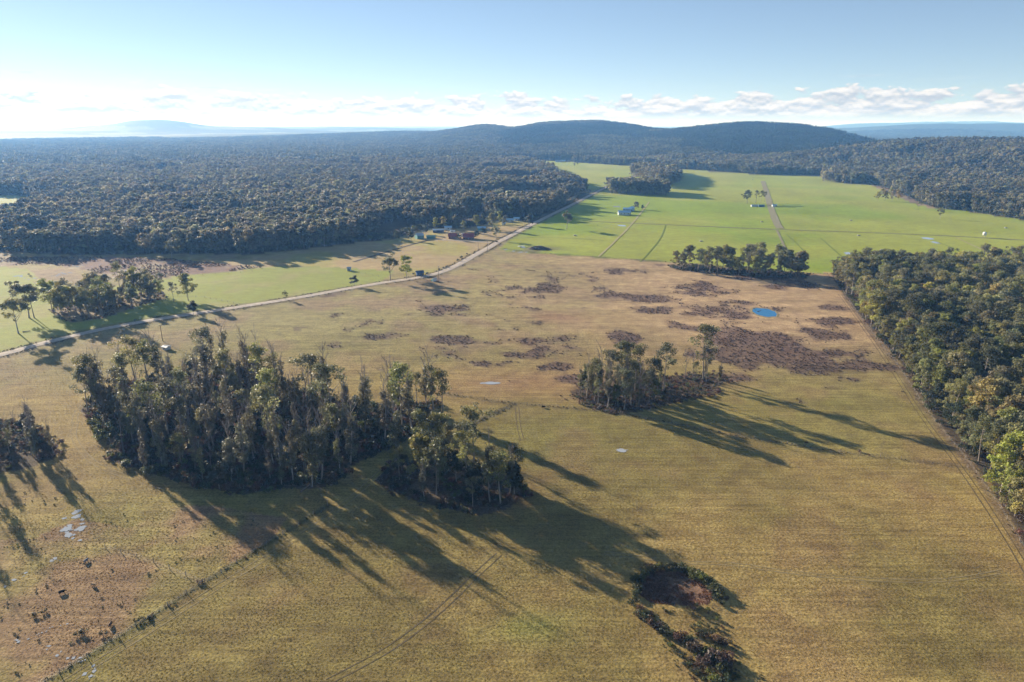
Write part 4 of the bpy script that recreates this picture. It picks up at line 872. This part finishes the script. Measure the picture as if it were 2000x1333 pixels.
def tussocks():
    r = np.random.default_rng(81); MT_ = tuft_material(); T = [tuft_mesh(f'tuft_{i}', 1500 + i, mat=MT_) for i in range(5)]
    pts = []
    for (y0, y1, s) in ((105, 190, .85), (190, 290, 1.2), (290, 400, 2.0)):
        x, y = jitter_grid(-.86 * y1 - 20, .86 * y1, y0, y1, s, r, 1.0); m = in_view(x, y, 40.5); pts.append(np.stack([x[m], y[m]], 1))
    p = np.concatenate(pts); x, y = p[:, 0], p[:, 1]
    rough = ~inpoly(x, y, GREEN_NE) & ~inpoly(x, y, GREEN_W) & ~inpoly(x, y, RIGHT_FOREST) & ~inpoly(x, y, DAM) & (dist_line(x, y, ROAD) > 6)
    for nm, (P, hw, tone) in TRACKS.items(): rough &= dist_line(x, y, P) > hw + .3
    rough &= r.random(len(x)) < .35 + 1.1 * sst(fbm(x, y, 7, 82, 4), .35, .65)
    x, y = x[rough], y[rough]; n = len(x); col, t = land_colour(x, y)
    col = col * (1.2 + .5 * r.random((n, 1)))
    s = (.45 + .62 * r.random(n)) * (1 + .25 * (y > 290)) * (.7 + .5 * t)
    scatter('tussock_grass', np.stack([x, y, height(x, y)], 1), r.random(n) * 6.28, s, r.integers(0, 5, n), T, 'rough tussock grass covering the near paddock', 'grass', col)
    # reeds in the dam
    x, y = jitter_grid(DAM[:, 0].min(), DAM[:, 0].max(), DAM[:, 1].min(), DAM[:, 1].max(), .42, r, 1.0); m = inpoly(x, y, DAM) & (fbm(x, y, 3, 83, 3) > .36); x, y = x[m], y[m]; n = len(x)
    c = np.array([.20, .105, .07]) * (.6 + .8 * r.random((n, 1)))
    scatter('reeds', np.stack([x, y, height(x, y)], 1), r.random(n) * 6.28, np.stack([.9 + .5 * r.random(n)] * 2 + [1.4 + 1.2 * r.random(n)], 1), r.integers(0, 5, n), T, 'reddish brown reeds filling the dry dam', 'reeds', c)
tussocks()

# ------------------------------------------------------------------ mesh by bmesh for built things
def bm_obj(name, mat, parent=None, build=None, bevel=0.0):
    bm = bmesh.new(); build(bm); bmesh.ops.recalc_face_normals(bm, faces=bm.faces)
    if bevel: bmesh.ops.bevel(bm, geom=list(bm.edges), offset=bevel, segments=1, affect='EDGES')
    me = bpy.data.meshes.new(name); bm.to_mesh(me); bm.free()
    for m in (mat if isinstance(mat, (list, tuple)) else [mat]): me.materials.append(m)
    return link(name, me, parent)
def box(bm, x0, x1, y0, y1, z0, z1):
    v = [bm.verts.new(p) for p in ((x0, y0, z0), (x1, y0, z0), (x1, y1, z0), (x0, y1, z0), (x0, y0, z1), (x1, y0, z1), (x1, y1, z1), (x0, y1, z1))]
    for f in ((0, 3, 2, 1), (4, 5, 6, 7), (0, 1, 5, 4), (1, 2, 6, 5), (2, 3, 7, 6), (3, 0, 4, 7)): bm.faces.new([v[i] for i in f])
def prism(bm, prof, x0, x1):
    """profile of (y, z) points swept along x"""
    a = [bm.verts.new((x0, y, z)) for y, z in prof]; b = [bm.verts.new((x1, y, z)) for y, z in prof]; n = len(prof)
    bm.faces.new(a); bm.faces.new(b[::-1])
    for i in range(n): bm.faces.new((a[i], a[(i + 1) % n], b[(i + 1) % n], b[i]))
def cyl(bm, p0, p1, r0, r1, n=8):
    v, f = tube_arrays([([p0, p1], [r0, r1])], n); vs = [bm.verts.new(q) for q in v]
    for q in f: bm.faces.new([vs[i] for i in q])
    bm.faces.new([vs[i] for i in range(n)]); bm.faces.new([vs[n + i] for i in range(n)][::-1])
MWHITE = plain('white_paint', (.72, .72, .70), .6, .1); MRED = plain('red_iron_roof', (.30, .06, .065), .5, .2, 1.5, 0, .4); MREDWALL = plain('red_weatherboard', (.20, .075, .07), .7, .2); MGREEN = plain('teal_iron', (.09, .25, .24), .5, .15, 1.2, 0, .4)
MBLUE = plain('pale_blue_iron_roof', (.36, .55, .70), .42, .1, .8, .15, .5); MGREY = plain('galvanised_iron', (.46, .50, .54), .45, .15, 1.0, .3, .5); MGLASS = plain('dark_window_glass', (.03, .04, .05), .1, .05, 1, 0, .6); MTIMBER = plain('weathered_timber', (.26, .21, .16), .85, .35, 4); MCREAM = plain('cream_wall', (.55, .48, .36), .7, .15); MDKBLUE = plain('navy_iron', (.05, .10, .20), .5, .2, 1, 0, .4); MCONC = plain('concrete', (.24, .235, .22), .8, .2); MWIRE = plain('fence_wire', (.25, .24, .23), .5, .1, 2, .6)
MDULL = plain('dull_tin', (.22, .25, .28), .6, .3, 1.0, .1, .4)
def house(name, px, py, w, d, h, rise, rz, wall_m, roof_m, label, cat='house', wins=2, door=True, chimney=False, eave=.45, verandah=None):
    x, y = G(px, py); o = empty(name, (x, y, hz1(x, y) + .02), RAD(rz)); tag(o, label, cat)
    bm_obj('wall', wall_m, o, lambda b: prism(b, [(-d / 2, -.3), (d / 2, -.3), (d / 2, h), (0, h + rise - .08), (-d / 2, h)], -w / 2, w / 2))
    def rf(b):
        e = eave; k = rise / (d / 2); t = .12
        for s in (-1, 1): prism(b, [(0, h + rise), (s * (d / 2 + e), h - k * e), (s * (d / 2 + e), h - k * e + t), (0, h + rise + t)], -w / 2 - e, w / 2 + e)
    ro = bm_obj('roof', roof_m, o, rf)
    bm_obj('ridge_cap', roof_m, ro, lambda b: box(b, -w / 2 - eave, w / 2 + eave, -.18, .18, h + rise + .1, h + rise + .2))
    for i in range(wins):
        cx = -w / 2 + w * (i + .7) / (wins + .4)
        for s in (-1, 1):
            wi = bm_obj('window', MWHITE, o, lambda b: box(b, cx - .65, cx + .65, s * d / 2 - .05, s * d / 2 + .05, h * .36, h * .80)); bm_obj('pane', MGLASS, wi, lambda b: box(b, cx - .55, cx + .55, s * d / 2 - .07, s * d / 2 + .07, h * .40, h * .76))
    if door: bm_obj('door', MTIMBER, o, lambda b: box(b, w * .46 - 1.0, w * .46 - .1, -d / 2 - .06, -d / 2 + .02, 0, 2.05))
    if chimney: bm_obj('chimney', MREDWALL, ro, lambda b: box(b, -w * .3 - .4, -w * .3 + .4, d * .1 - .4, d * .1 + .4, h + rise * .5, h + rise + 1.0))
    if verandah:
        def vr(b): prism(b, [(-d / 2 - .05, h - .1), (-d / 2 - verandah, h - .5), (-d / 2 - verandah, h - .4), (-d / 2 - .05, h)], -w / 2, w / 2)
        ve = bm_obj('verandah_roof', roof_m, o, vr)
        for i in range(5):
            cx = -w / 2 + .2 + (w - .4) * i / 4; bm_obj('post', MWHITE, o, lambda b: box(b, cx - .06, cx + .06, -d / 2 - verandah + .1, -d / 2 - verandah + .22, 0, h - .5))
    return o
house('cottage', 884, 466, 8.5, 7.0, 2.6, 2.6, 6, MREDWALL, MRED, 'smaller red roofed cottage with white gable beside the tan paddock', chimney=True)
house('cottage', 915, 467, 11.5, 8.5, 2.8, 3.0, 4, MREDWALL, MRED, 'larger red roofed house with verandah right of the smaller red cottage', chimney=True, wins=3, verandah=2.0)
house('shed', 819, 466, 7.5, 7.5, 3.6, 1.8, 30, MGREEN, MGREY, 'teal green gabled shed left of the red cottages', 'shed', 1)
house('carport', 842, 466, 9, 5, 2.4, .7, 0, MGREEN, MGREEN, 'low teal carport between the teal shed and the red cottage', 'carport', 0)
house('long_shed', 856, 454, 12, 6, 2.8, .9, 8, MDKBLUE, MWHITE, 'long shed with pale roof behind the smaller red cottage', 'shed', 2)
house('shed', 875, 449, 8, 7, 3.0, 1.2, 12, MGREY, MBLUE, 'blue roofed shed beside the long pale roofed shed', 'shed', 1)
house('shed', 941, 450, 9, 6, 2.8, 1.2, 0, MGREEN, MBLUE, 'bright blue shed under gums behind the larger red house', 'shed', 1)
house('cottage', 996, 434, 9, 7, 2.8, 1.4, 0, MGREY, MBLUE, 'blue cottage under the trees at the forest end of the road', wins=2)
house('cottage', 1009, 431, 7, 6, 2.8, 1.2, 0, MGREY, MBLUE, 'smaller blue cottage right of the other forest cottage', wins=1)
house('shed', 984, 440, 4, 3.4, 2.4, .8, 0, MWHITE, MBLUE, 'tiny pale shed on the lawn below the blue cottages', 'shed', 0)
house('dairy_shed', 1219, 420, 16, 11, 3.6, 2.0, -2, MGREY, MBLUE, 'large pale blue roofed dairy shed in the green pasture', 'shed', 3)
house('milking_shed', 1226, 413, 12, 8, 3.2, 1.6, -12, MDKBLUE, MBLUE, 'blue shed with dark open front behind the dairy shed', 'shed', 2)
house('shed', 1233, 412, 7, 7, 4.4, 1.6, 60, MBLUE, MBLUE, 'tall gabled blue shed right behind the dairy', 'shed', 1)
house('farmhouse', 1092, 317, 24, 12, 3.5, 2.5, -5, MCREAM, MGREY, 'distant grey farmhouse below the wooded hill', wins=4)
house('shed', 1100, 316, 14, 9, 3.5, 1.5, 10, MGREY, MBLUE, 'distant shed right of the farmhouse below the hill', 'shed', 1)
house('shed', 820, 538, 5.5, 4.5, 2.4, 1.2, 20, MDKBLUE, MDKBLUE, 'small navy shed in bushes beside the road bend', 'shed', 1, True)
house('shelter', 326, 684, 3.6, 2.6, 1.6, .4, -30, MGREY, MDULL, 'low galvanised shelter behind the large copse near the pole', 'shed', 1, False)
house('shed', 1512, 404, 6, 4, 2.4, .7, 0, MGREY, MBLUE, 'small pale shed at the right side of the farm lane', 'shed', 0)
house('shed', 1473, 404, 9, 4, 2.2, .6, 0, MGREY, MGREY, 'low tin shed left of the farm lane below the gums', 'shed', 0)
house('shed', 1487, 404, 8, 3.6, 2.2, .6, 0, MDKBLUE, MGREEN, 'low dark shed between the tin shed and the lane', 'shed', 0)
# caravan, tents, troughs, tank
def caravan(px, py, rz, label, s=1.0):
    x, y = G(px, py); o = empty('caravan', (x, y, hz1(x, y) + .02), RAD(rz), s); tag(o, label, 'caravan')
    bm_obj('body', MWHITE, o, lambda b: prism(b, [(-1.1, .5), (1.1, .5), (1.15, 1.6), (1.0, 2.5), (.4, 2.7), (-.4, 2.7), (-1.0, 2.5), (-1.15, 1.6)], -2.8, 2.8))
    bm_obj('window', MGLASS, o, lambda b: box(b, -1.6, .2, -1.19, -1.1, 1.5, 2.1)); bm_obj('door', MGREY, o, lambda b: box(b, 1.0, 1.7, -1.18, -1.08, .6, 2.3)); bm_obj('tow_bar', MTIMBER, o, lambda b: box(b, 2.8, 4.0, -.06, .06, .5, .6))
    for s_ in (-1, 1): bm_obj('wheel', MGLASS, o, lambda b: cyl(b, (0, s_ * 1.2, .35), (0, s_ * .95, .35), .35, .35, 14))
caravan(884, 455, 10, 'white caravan parked between the blue sheds and the red cottage'); caravan(904, 461, 60, 'white caravan close to the larger red house')
def trough(px, py, label, r=1.6):
    x, y = G(px, py); o = empty('water_trough', (x, y, hz1(x, y))); tag(o, label, 'trough')
    v, f = tube_arrays([([(0, 0, 0), (0, 0, .75), (0, 0, .7501), (0, 0, .5)], [r, r, r - .15, r - .18])], 18); link('rim', np_mesh('trough_rim', v, [f], [MCONC]), o)
    link('water', np_mesh('trough_water', [(math.cos(a) * (r - .2), math.sin(a) * (r - .2), .62) for a in np.arange(18) / 18 * 2 * pi], [np.arange(18)[None, :]], [MPUD]), o)
for px, py, lab in [(1167, 468, ''), (1488, 434, 'stock trough left of the farm lane near its lower end'), (1123, 461, 'stock trough in the pasture below the solitary gum'), (1722, 489, 'stock trough in the right pasture below the farm track'), (1964, 446, 'stock trough in the far right pasture'), (1677, 461, 'stock trough just below the farm track in the middle pasture'), (1369, 472, 'stock trough above the fence row trees'), (1662, 431, 'stock trough in the upper right pasture'), (1470, 351, 'stock trough high in the pasture left of the lane top')]:
    if lab: trough(px, py, lab)
def tank(px, py, label):
    x, y = G(px, py); o = empty('water_tank', (x, y, hz1(x, y)), .4); tag(o, label, 'tank')
    r = 1.8; prof = [(0, .0), (r, .0), (r, 2.6), (r * .9, 3.1), (r * .4, 3.5), (.02, 3.6)]
    v = [(math.cos(a) * q, math.sin(a) * q, 2.2 + z) for q, z in prof for a in np.arange(20) / 20 * 2 * pi]; F = [[i * 20 + j, i * 20 + (j + 1) % 20, (i + 1) * 20 + (j + 1) % 20, (i + 1) * 20 + j] for i in range(5) for j in range(20)]
    link('tank_body', np_mesh('tank_body', v, [np.array(F)], [MWHITE], smooth=True), o)
    for a in range(4): bm_obj('stand_leg', MTIMBER, o, lambda b: cyl(b, (math.cos(a * pi / 2) * 1.8, math.sin(a * pi / 2) * 1.8, -.2), (math.cos(a * pi / 2) * 1.7, math.sin(a * pi / 2) * 1.7, 2.2), .14, .12))
tank(1922, 464, 'white round water tank on legs in the right pasture')
def tent(px, py):
    x, y = G(px, py); o = empty('lean_to', (x, y, hz1(x, y)), RAD(35)); tag(o, 'small white lean-to with dark side below the road bend', 'shelter')
    bm_obj('sheet', MGREEN, o, lambda b: prism(b, [(-1.6, 0), (1.9, 0), (-1.4, 2.6)], -1.6, 1.6)); bm_obj('white_panel', MWHITE, o, lambda b: box(b, -1.7, 1.7, -1.85, -1.7, 0, 2.7))
tent(847, 549)
def trough_house(px, py):
    x, y = G(px, py); o = empty('pump_hut', (x, y, hz1(x, y)), RAD(10)); tag(o, 'small white pump hut beside the fence across the left paddock', 'hut')
    bm_obj('wall', MWHITE, o, lambda b: prism(b, [(-1.5, 0), (1.5, 0), (1.5, 2.2), (0, 3.0), (-1.5, 2.2)], -1.6, 1.6)); bm_obj('roof', MGREY, o, lambda b: [prism(b, [(0, 3.02), (s * 1.9, 2.05), (s * 1.9, 2.15), (0, 3.14)], -1.8, 1.8) for s in (-1, 1)]); bm_obj('door', MDKBLUE, o, lambda b: box(b, -.5, .5, -1.58, -1.48, 0, 1.9))
trough_house(682, 529)
# power poles
def pole(px, py, h, label, rz=0):
    x, y = G(px, py); o = empty('power_pole', (x, y, hz1(x, y)), RAD(rz)); tag(o, label, 'pole', 'power poles along the road')
    bm_obj('post', MTIMBER, o, lambda b: cyl(b, (0, 0, -.5), (0, 0, h), .20, .13, 8)); bm_obj('crossarm', MTIMBER, o, lambda b: box(b, -1.2, 1.2, -.08, .08, h - .7, h - .52))
    for cx in (-1.05, -.4, .4, 1.05): bm_obj('insulator', MWHITE, o, lambda b: cyl(b, (cx, 0, h - .52), (cx, 0, h - .3), .06, .05, 6))
for px, py, h, lab, rz in [(318, 668, 9.5, 'tall power pole standing behind the large copse', 30), (857, 545, 10, 'power pole on the verge at the road bend', 40), (934, 491, 10, 'power pole at the left verge before the driveway', 60), (952, 491, 10, 'power pole at the right verge before the driveway', 60), (1024, 447, 10, 'power pole beside the road past the driveway', 60), (1060, 428, 10, 'farther power pole beside the road at the forest margin', 60)]: pole(px, py, h, lab, rz)
x, y = G(84, 404); o = empty('radio_mast', (x, y, 0)); tag(o, 'pale lattice radio mast standing in the left forest', 'mast')
for a in range(3): bm_obj('leg', MGREY, o, lambda b: cyl(b, (math.cos(a * 2.1) * .5, math.sin(a * 2.1) * .5, 0), (math.cos(a * 2.1) * .25, math.sin(a * 2.1) * .25, 36), .12, .10, 5))
bm_obj('bracing', MGREY, o, lambda b: [cyl(b, (math.cos(i * 2.1) * .45, math.sin(i * 2.1) * .45, i * 1.5), (math.cos((i + 1) * 2.1) * .45, math.sin((i + 1) * 2.1) * .45, i * 1.5 + 1.5), .05, .05, 4) for i in range(23)]); bm_obj('antenna', MWHITE, o, lambda b: cyl(b, (0, 0, 36), (0, 0, 40), .06, .04, 6))
# rubble heap by the gateway
def heap(px, py):
    x, y = G(px, py); o = empty('rubble_heap', (x, y, hz1(x, y)), RAD(-8)); tag(o, 'dark heap of logs and rubble in the green pasture by the gateway', 'heap'); r = np.random.default_rng(5)
    th = np.arange(24) / 24 * 2 * pi; V = [(0, 0, 3.0)]; F = []
    for k, (q, z) in enumerate(((.35, 2.5), (.7, 1.4), (1.0, -.1))):
        for t in th: n_ = .8 + .4 * r.random(); V.append((math.cos(t) * 11 * q * n_, math.sin(t) * 6.5 * q * n_, z * (.7 + .6 * r.random())))
    F3 = [[0, 1 + j, 1 + (j + 1) % 24] for j in range(24)]; F = [[1 + k * 24 + j, 1 + (k + 1) * 24 + j, 1 + (k + 1) * 24 + (j + 1) % 24, 1 + k * 24 + (j + 1) % 24] for k in range(2) for j in range(24)]
    link('earth_mound', np_mesh('earth_mound', V, [np.array(F), np.array(F3)], [plain('heap_earth', (.09, .075, .06), .95, .5, .6)]), o)
    for i in range(26):
        a = r.random() * 6.28; d = r.random() * .8; p = np.array([math.cos(a) * 10 * d, math.sin(a) * 6 * d, 2.6 * (1 - d) + .5]); q = r.normal(size=3) * np.array([2.4, 1.6, .5]); bm_obj('log', MTIMBER if i % 3 else MGREY, o, lambda b: cyl(b, tuple(p - q / 2), tuple(p + q / 2), .22, .15, 6))
heap(1053, 487)
x, y = G(1018, 483.5); o = empty('farm_trailer', (x, y, 0), .1); tag(o, 'pale flat trailer parked left of the rubble heap', 'trailer'); bm_obj('tray', MWHITE, o, lambda b: box(b, -3.2, 3.2, -1.1, 1.1, .8, 1.3)); bm_obj('tow_bar', MTIMBER, o, lambda b: box(b, 3.2, 4.6, -.08, .08, .8, .95))
for s_ in (-1, 1): bm_obj('wheel', MGLASS, o, lambda b: cyl(b, (-.4, s_ * 1.25, .45), (-.4, s_ * 1.0, .45), .45, .45, 12))

# ------------------------------------------------------------------ FENCES
POST_ME = None
def fence(name, P, spacing, label, h=1.25):
    global POST_ME
    C = resample(P, spacing); o = empty('wire_fence', (C[0][0], C[0][1], hz1(*C[0]))); tag(o, label, 'fence'); b0 = np.array([C[0][0], C[0][1], o.location[2]])
    if POST_ME is None:
        v, f = tube_arrays([([(0, 0, -.3), (0, 0, h), (0, 0, h + .02)], [.10, .085, .02])], 6); POST_ME = np_mesh('fence_post', v, [f], [MTIMBER])
    z = height(C[:, 0], C[:, 1])
    for k in range(len(C)):
        p = link('post', POST_ME, o, (C[k][0] - b0[0], C[k][1] - b0[1], z[k] - b0[2])); p.scale = (1, 1, random.uniform(.9, 1.1)); p.rotation_euler = (random.uniform(-.05, .05), random.uniform(-.05, .05), 0)
    for hh in (.35, .7, 1.05):
        pts = np.stack([C[:, 0] - b0[0], C[:, 1] - b0[1], z - b0[2] + hh], 1); v, f = tube_arrays([(pts, [.012] * len(pts))], 3); link('wire', np_mesh('wire', v, [f], [MWIRE]), o)
fence('n', FENCE_N, 6, 'wire fence between the rough paddock and the green pasture'); fence('m', FENCE_MID, 6, 'wire fence crossing the rough paddock below the right copse'); fence('d', FENCE_DIAG, 5, 'short overgrown fence running diagonally to the large copse')
fence('s', FENCE_SW, 5, 'long fence running diagonally through the bottom left corner'); fence('c', FENCE_CROSS, 5, 'side fence joining the diagonal fence in the bottom left'); fence('e', FENCE_E, 5, 'fence along the edge of the right forest')
fence('w', GP([(345, 541), (470, 533), (560, 525), (640, 522), (690, 530), (740, 541)]), 8, 'fence across the left green paddock past the pump hut'); fence('v', GP([(330, 578), (400, 582), (480, 598)]), 6, 'fence from the roadside grove to the road')

# ------------------------------------------------------------------ CATTLE
def cow_mesh(name, col):
    me = bpy.data.meshes.new(name + '_skeleton')
    J = [((0, 0, .86), .42, .54), ((.55, 0, .84), .40, .54), ((.90, 0, .95), .28, .42), ((1.22, 0, .92), .18, .22), ((1.46, 0, .60), .15, .17), ((1.66, 0, .30), .10, .11), ((-.55, 0, .88), .40, .52), ((-.88, 0, .96), .26, .36), ((-1.05, 0, .68), .035, .035), ((-1.08, 0, .35), .04, .04)]
    E = [(0, 1), (1, 2), (2, 3), (3, 4), (4, 5), (0, 6), (6, 7), (7, 8), (8, 9)]
    for (bx, s, root) in ((.72, 1, 1), (.72, -1, 1), (-.70, 1, 6), (-.70, -1, 6)):
        n = len(J); kx = .04 if bx > 0 else -.10
        J += [((bx, s * .22, .66), .18, .20), ((bx + kx, s * .23, .34), .11, .12), ((bx, s * .23, .03), .09, .10)]; E += [(root, n), (n, n + 1), (n + 1, n + 2)]
    for s in (1, -1): J.append(((1.30, s * .26, .84), .05, .03)); E.append((3, len(J) - 1))
    me.from_pydata([j[0] for j in J], E, []); o = bpy.data.objects.new(name, me); COL.objects.link(o)
    sk = o.modifiers.new('skin', 'SKIN'); o.modifiers.new('sub', 'SUBSURF').levels = 1
    for i, j in enumerate(J): me.skin_vertices[0].data[i].radius = (j[1], j[2])
    me.skin_vertices[0].data[0].use_root = True
    dg = bpy.context.evaluated_depsgraph_get(); dg.update(); out = bpy.data.meshes.new_from_object(o.evaluated_get(dg)); out.materials.clear(); out.materials.append(plain(name + '_hide', col, .8, .25, 1.5)); bpy.data.objects.remove(o); return out
def skin_ready(name, col):
    return cow_mesh(name, col)
COWS = {'black': skin_ready('black_cow', (.015, .014, .014)), 'tan': skin_ready('tan_cow', (.42, .27, .15)), 'grey': skin_ready('grey_cow', (.20, .21, .23)), 'brown': skin_ready('brown_cow', (.10, .05, .03))}
for k, px, py, rz, lab in [('black', 121, 1159, 40, 'black cow grazing in the bottom left paddock'), ('tan', 183, 1145, 160, 'tan cow grazing right of the black cow'), ('grey', 168, 1097, 80, 'grey cow standing above the tan cow'), ('brown', 216, 1224, 100, 'brown cow by the diagonal fence at bottom left'), ('black', 56, 537, 10, 'left one of two black cows in the left green paddock'), ('black', 60, 541, 30, 'right one of two black cows in the left green paddock'), ('black', 1167, 441, 70, 'lone black cow in the green pasture'), ('black', 1061, 797, 10, 'dark cow beside the fence left of the paddock copse')]:
    x, y = G(px, py); o = link('cow', COWS[k], None, (x, y, hz1(x, y) + .03)); o.rotation_euler = (0, 0, RAD(rz)); o.scale = (.68,) * 3; tag(o, lab, 'cow')

# ------------------------------------------------------------------ SHRUBS one by one: round the dam, down its overflow, on the road and fences
rs = random.Random(9); ring = []
for i, (px, py, s) in enumerate([(1242, 1165, .8), (1246, 1150, .9), (1248, 1135, 1.0), (1256, 1124, .9), (1265, 1116, .9), (1276, 1112, .8), (1288, 1109, .9), (1300, 1108, .8), (1312, 1110, .8), (1324, 1112, .7), (1338, 1114, .8), (1348, 1120, .9), (1360, 1128, 1.0), (1372, 1134, 1.1), (1384, 1142, 1.0), (1394, 1150, .9), (1402, 1158, .9), (1408, 1166, .8), (1398, 1172, .7), (1315, 1181, .35), (1361, 1183, .4)]):
    x, y = G(px, py); side = 'left' if px < 1262 else 'back' if px < 1345 else 'right' if px < 1409 and py < 1180 else 'front'
    ring.append((side, x, y, s))
cnt = {}
for side, x, y, s in ring:
    i = cnt.get(side, 0); cnt[side] = i + 1
    plant_shrub(['dark', 'olive', 'olive', 'bright'][rs.randrange(4)] if side != 'front' else 'bright', x, y, s * .95, f'{ORD[i]}dense shrub, from left, on the {side} rim of the reedy dam'.replace('shrub, from left', 'shrub from the left') if i else f'leftmost dense shrub on the {side} rim of the reedy dam', 'shrubs around the dam')
for i, (px, py, s, l) in enumerate([(1238, 1182, .9, 'dark'), (1248, 1196, .9, 'brown'), (1256, 1208, 1.0, 'dark'), (1270, 1218, .9, 'brown'), (1284, 1226, .8, 'brown'), (1296, 1234, .8, 'dark'), (1310, 1242, .8, 'olive'), (1322, 1250, 1.0, 'brown'), (1338, 1254, .9, 'dark'), (1350, 1258, .9, 'bright'), (1362, 1272, 1.2, 'brown'), (1378, 1278, 1.0, 'olive'), (1384, 1296, 1.5, 'brown'), (1398, 1290, 1.2, 'dark'), (1412, 1288, 1.1, 'brown'), (1405, 1312, 1.1, 'olive'), (1392, 1328, 1.0, 'olive'), (1412, 1335, 1.0, 'dark'), (1372, 1242, .7, 'dark'), (1392, 1250, .8, 'brown'), (1410, 1256, .8, 'brown'), (1345, 1300, .5, 'olive'), (1358, 1318, .6, 'olive')]):
    x, y = G(px, py); tone = {'dark': 'dark green', 'brown': 'greyish brown', 'olive': 'olive', 'bright': 'yellow green'}[l]
    plant_shrub(l, x, y, s, f'{tone} shrub, number {i + 1} going down the overflow below the dam' if False else f'{ORD[i] if i < 20 else "last few "}{tone} shrub down the overflow below the dam', 'shrubs down the overflow')
for px, py, s, lab in [(895, 510, .9, 'left dark bush of the pair on the verge above the road bend'), (902, 505, 1.1, 'right dark bush of the pair on the verge above the road bend'), (912, 497, .6, 'small bush farther up the verge from the pair'), (858, 528, .7, 'leftmost of the low verge bushes near the bend pole'), (866, 525, .7, 'middle one of the low verge bushes near the bend pole'), (873, 523, .8, 'rightmost of the low verge bushes near the bend pole'), (808, 537, .8, 'bush left of the small navy shed'), (834, 536, .8, 'bush right of the small navy shed'), (970, 474, .9, 'dark bush at the driveway entrance'), (985, 463, .7, 'bush on the road verge past the driveway'),
                      (390, 1140, .5, 'dead brush where the two bottom left fences meet'), (275, 1215, .5, 'dark bush on the diagonal fence at bottom left'), (291, 1211, .4, 'second dark bush on the diagonal fence at bottom left'), (165, 1238, .6, 'dark bush in the wet bottom left corner'), (153, 1243, .5, 'smaller dark bush beside the wet corner bush'), (203, 1243, .5, 'rounded bush in front of the brown cow'), (70, 1203, .5, 'dark rush clump near the left edge'), (86, 1197, .45, 'second dark rush clump near the left edge'), (1678, 884, .45, 'small dead bush on the fence across the paddock'), (1575, 867, .35, 'low bush left of the dead bush on the paddock fence')]:
    x, y = G(px, py); plant_shrub('dark' if 'dead' not in lab else 'brown', x, y, s, lab)
def log(px, py, L, rz, label):
    x, y = G(px, py); o = empty('fallen_log', (x, y, hz1(x, y) + .15), RAD(rz)); tag(o, label, 'log'); bm_obj('stem', BARK['pale'], o, lambda b: cyl(b, (-L / 2, 0, .1), (L / 2, 0, .2), .28, .14, 8)); bm_obj('branch', BARK['pale'], o, lambda b: cyl(b, (L * .15, 0, .15), (L * .36, L * .14, .55), .11, .04, 6))
log(1950, 926, 6, 30, 'pale fallen log inside the fence of the right forest'); log(1968, 966, 5, -10, 'second pale fallen log lower in the right forest edge'); log(600, 950, 7, 70, 'fallen branch on the front edge of the large copse'); log(1190, 803, 6, 15, 'fallen timber at the front of the paddock copse'); log(1170, 796, 5, 60, 'fallen pale limb left in the paddock copse'); log(52, 648, 4, 20, 'dark log lying beside the lone left gum')

# ------------------------------------------------------------------ HAZE: the air itself
def haze():
    m = bpy.data.materials.new('haze_air'); m.use_nodes = True; nt = m.node_tree
    for n in list(nt.nodes): nt.nodes.remove(n)
    out = nt.nodes.new('ShaderNodeOutputMaterial'); ad = nt.nodes.new('ShaderNodeAddShader'); nt.links.new(ad.outputs[0], out.inputs['Volume'])
    for i, (col, den, g) in enumerate((((.15, .44, 1.0), 1.08e-4, .08), ((1.0, .97, .93), 0.6e-5, .70))):
        v = nt.nodes.new('ShaderNodeVolumePrincipled'); nt.links.new(v.outputs[0], ad.inputs[i])
        v.inputs['Color'].default_value = (*col, 1); v.inputs['Absorption Color'].default_value = (1, 1, 1, 1); v.inputs['Density'].default_value = den; v.inputs['Anisotropy'].default_value = g
    o = bm_obj('haze', m, None, lambda b: box(b, -42000, 42000, -42000, 42000, -3.0, 206.0)); tag(o, 'thin blue haze lying over the whole landscape', 'haze', None, 'stuff')
haze()
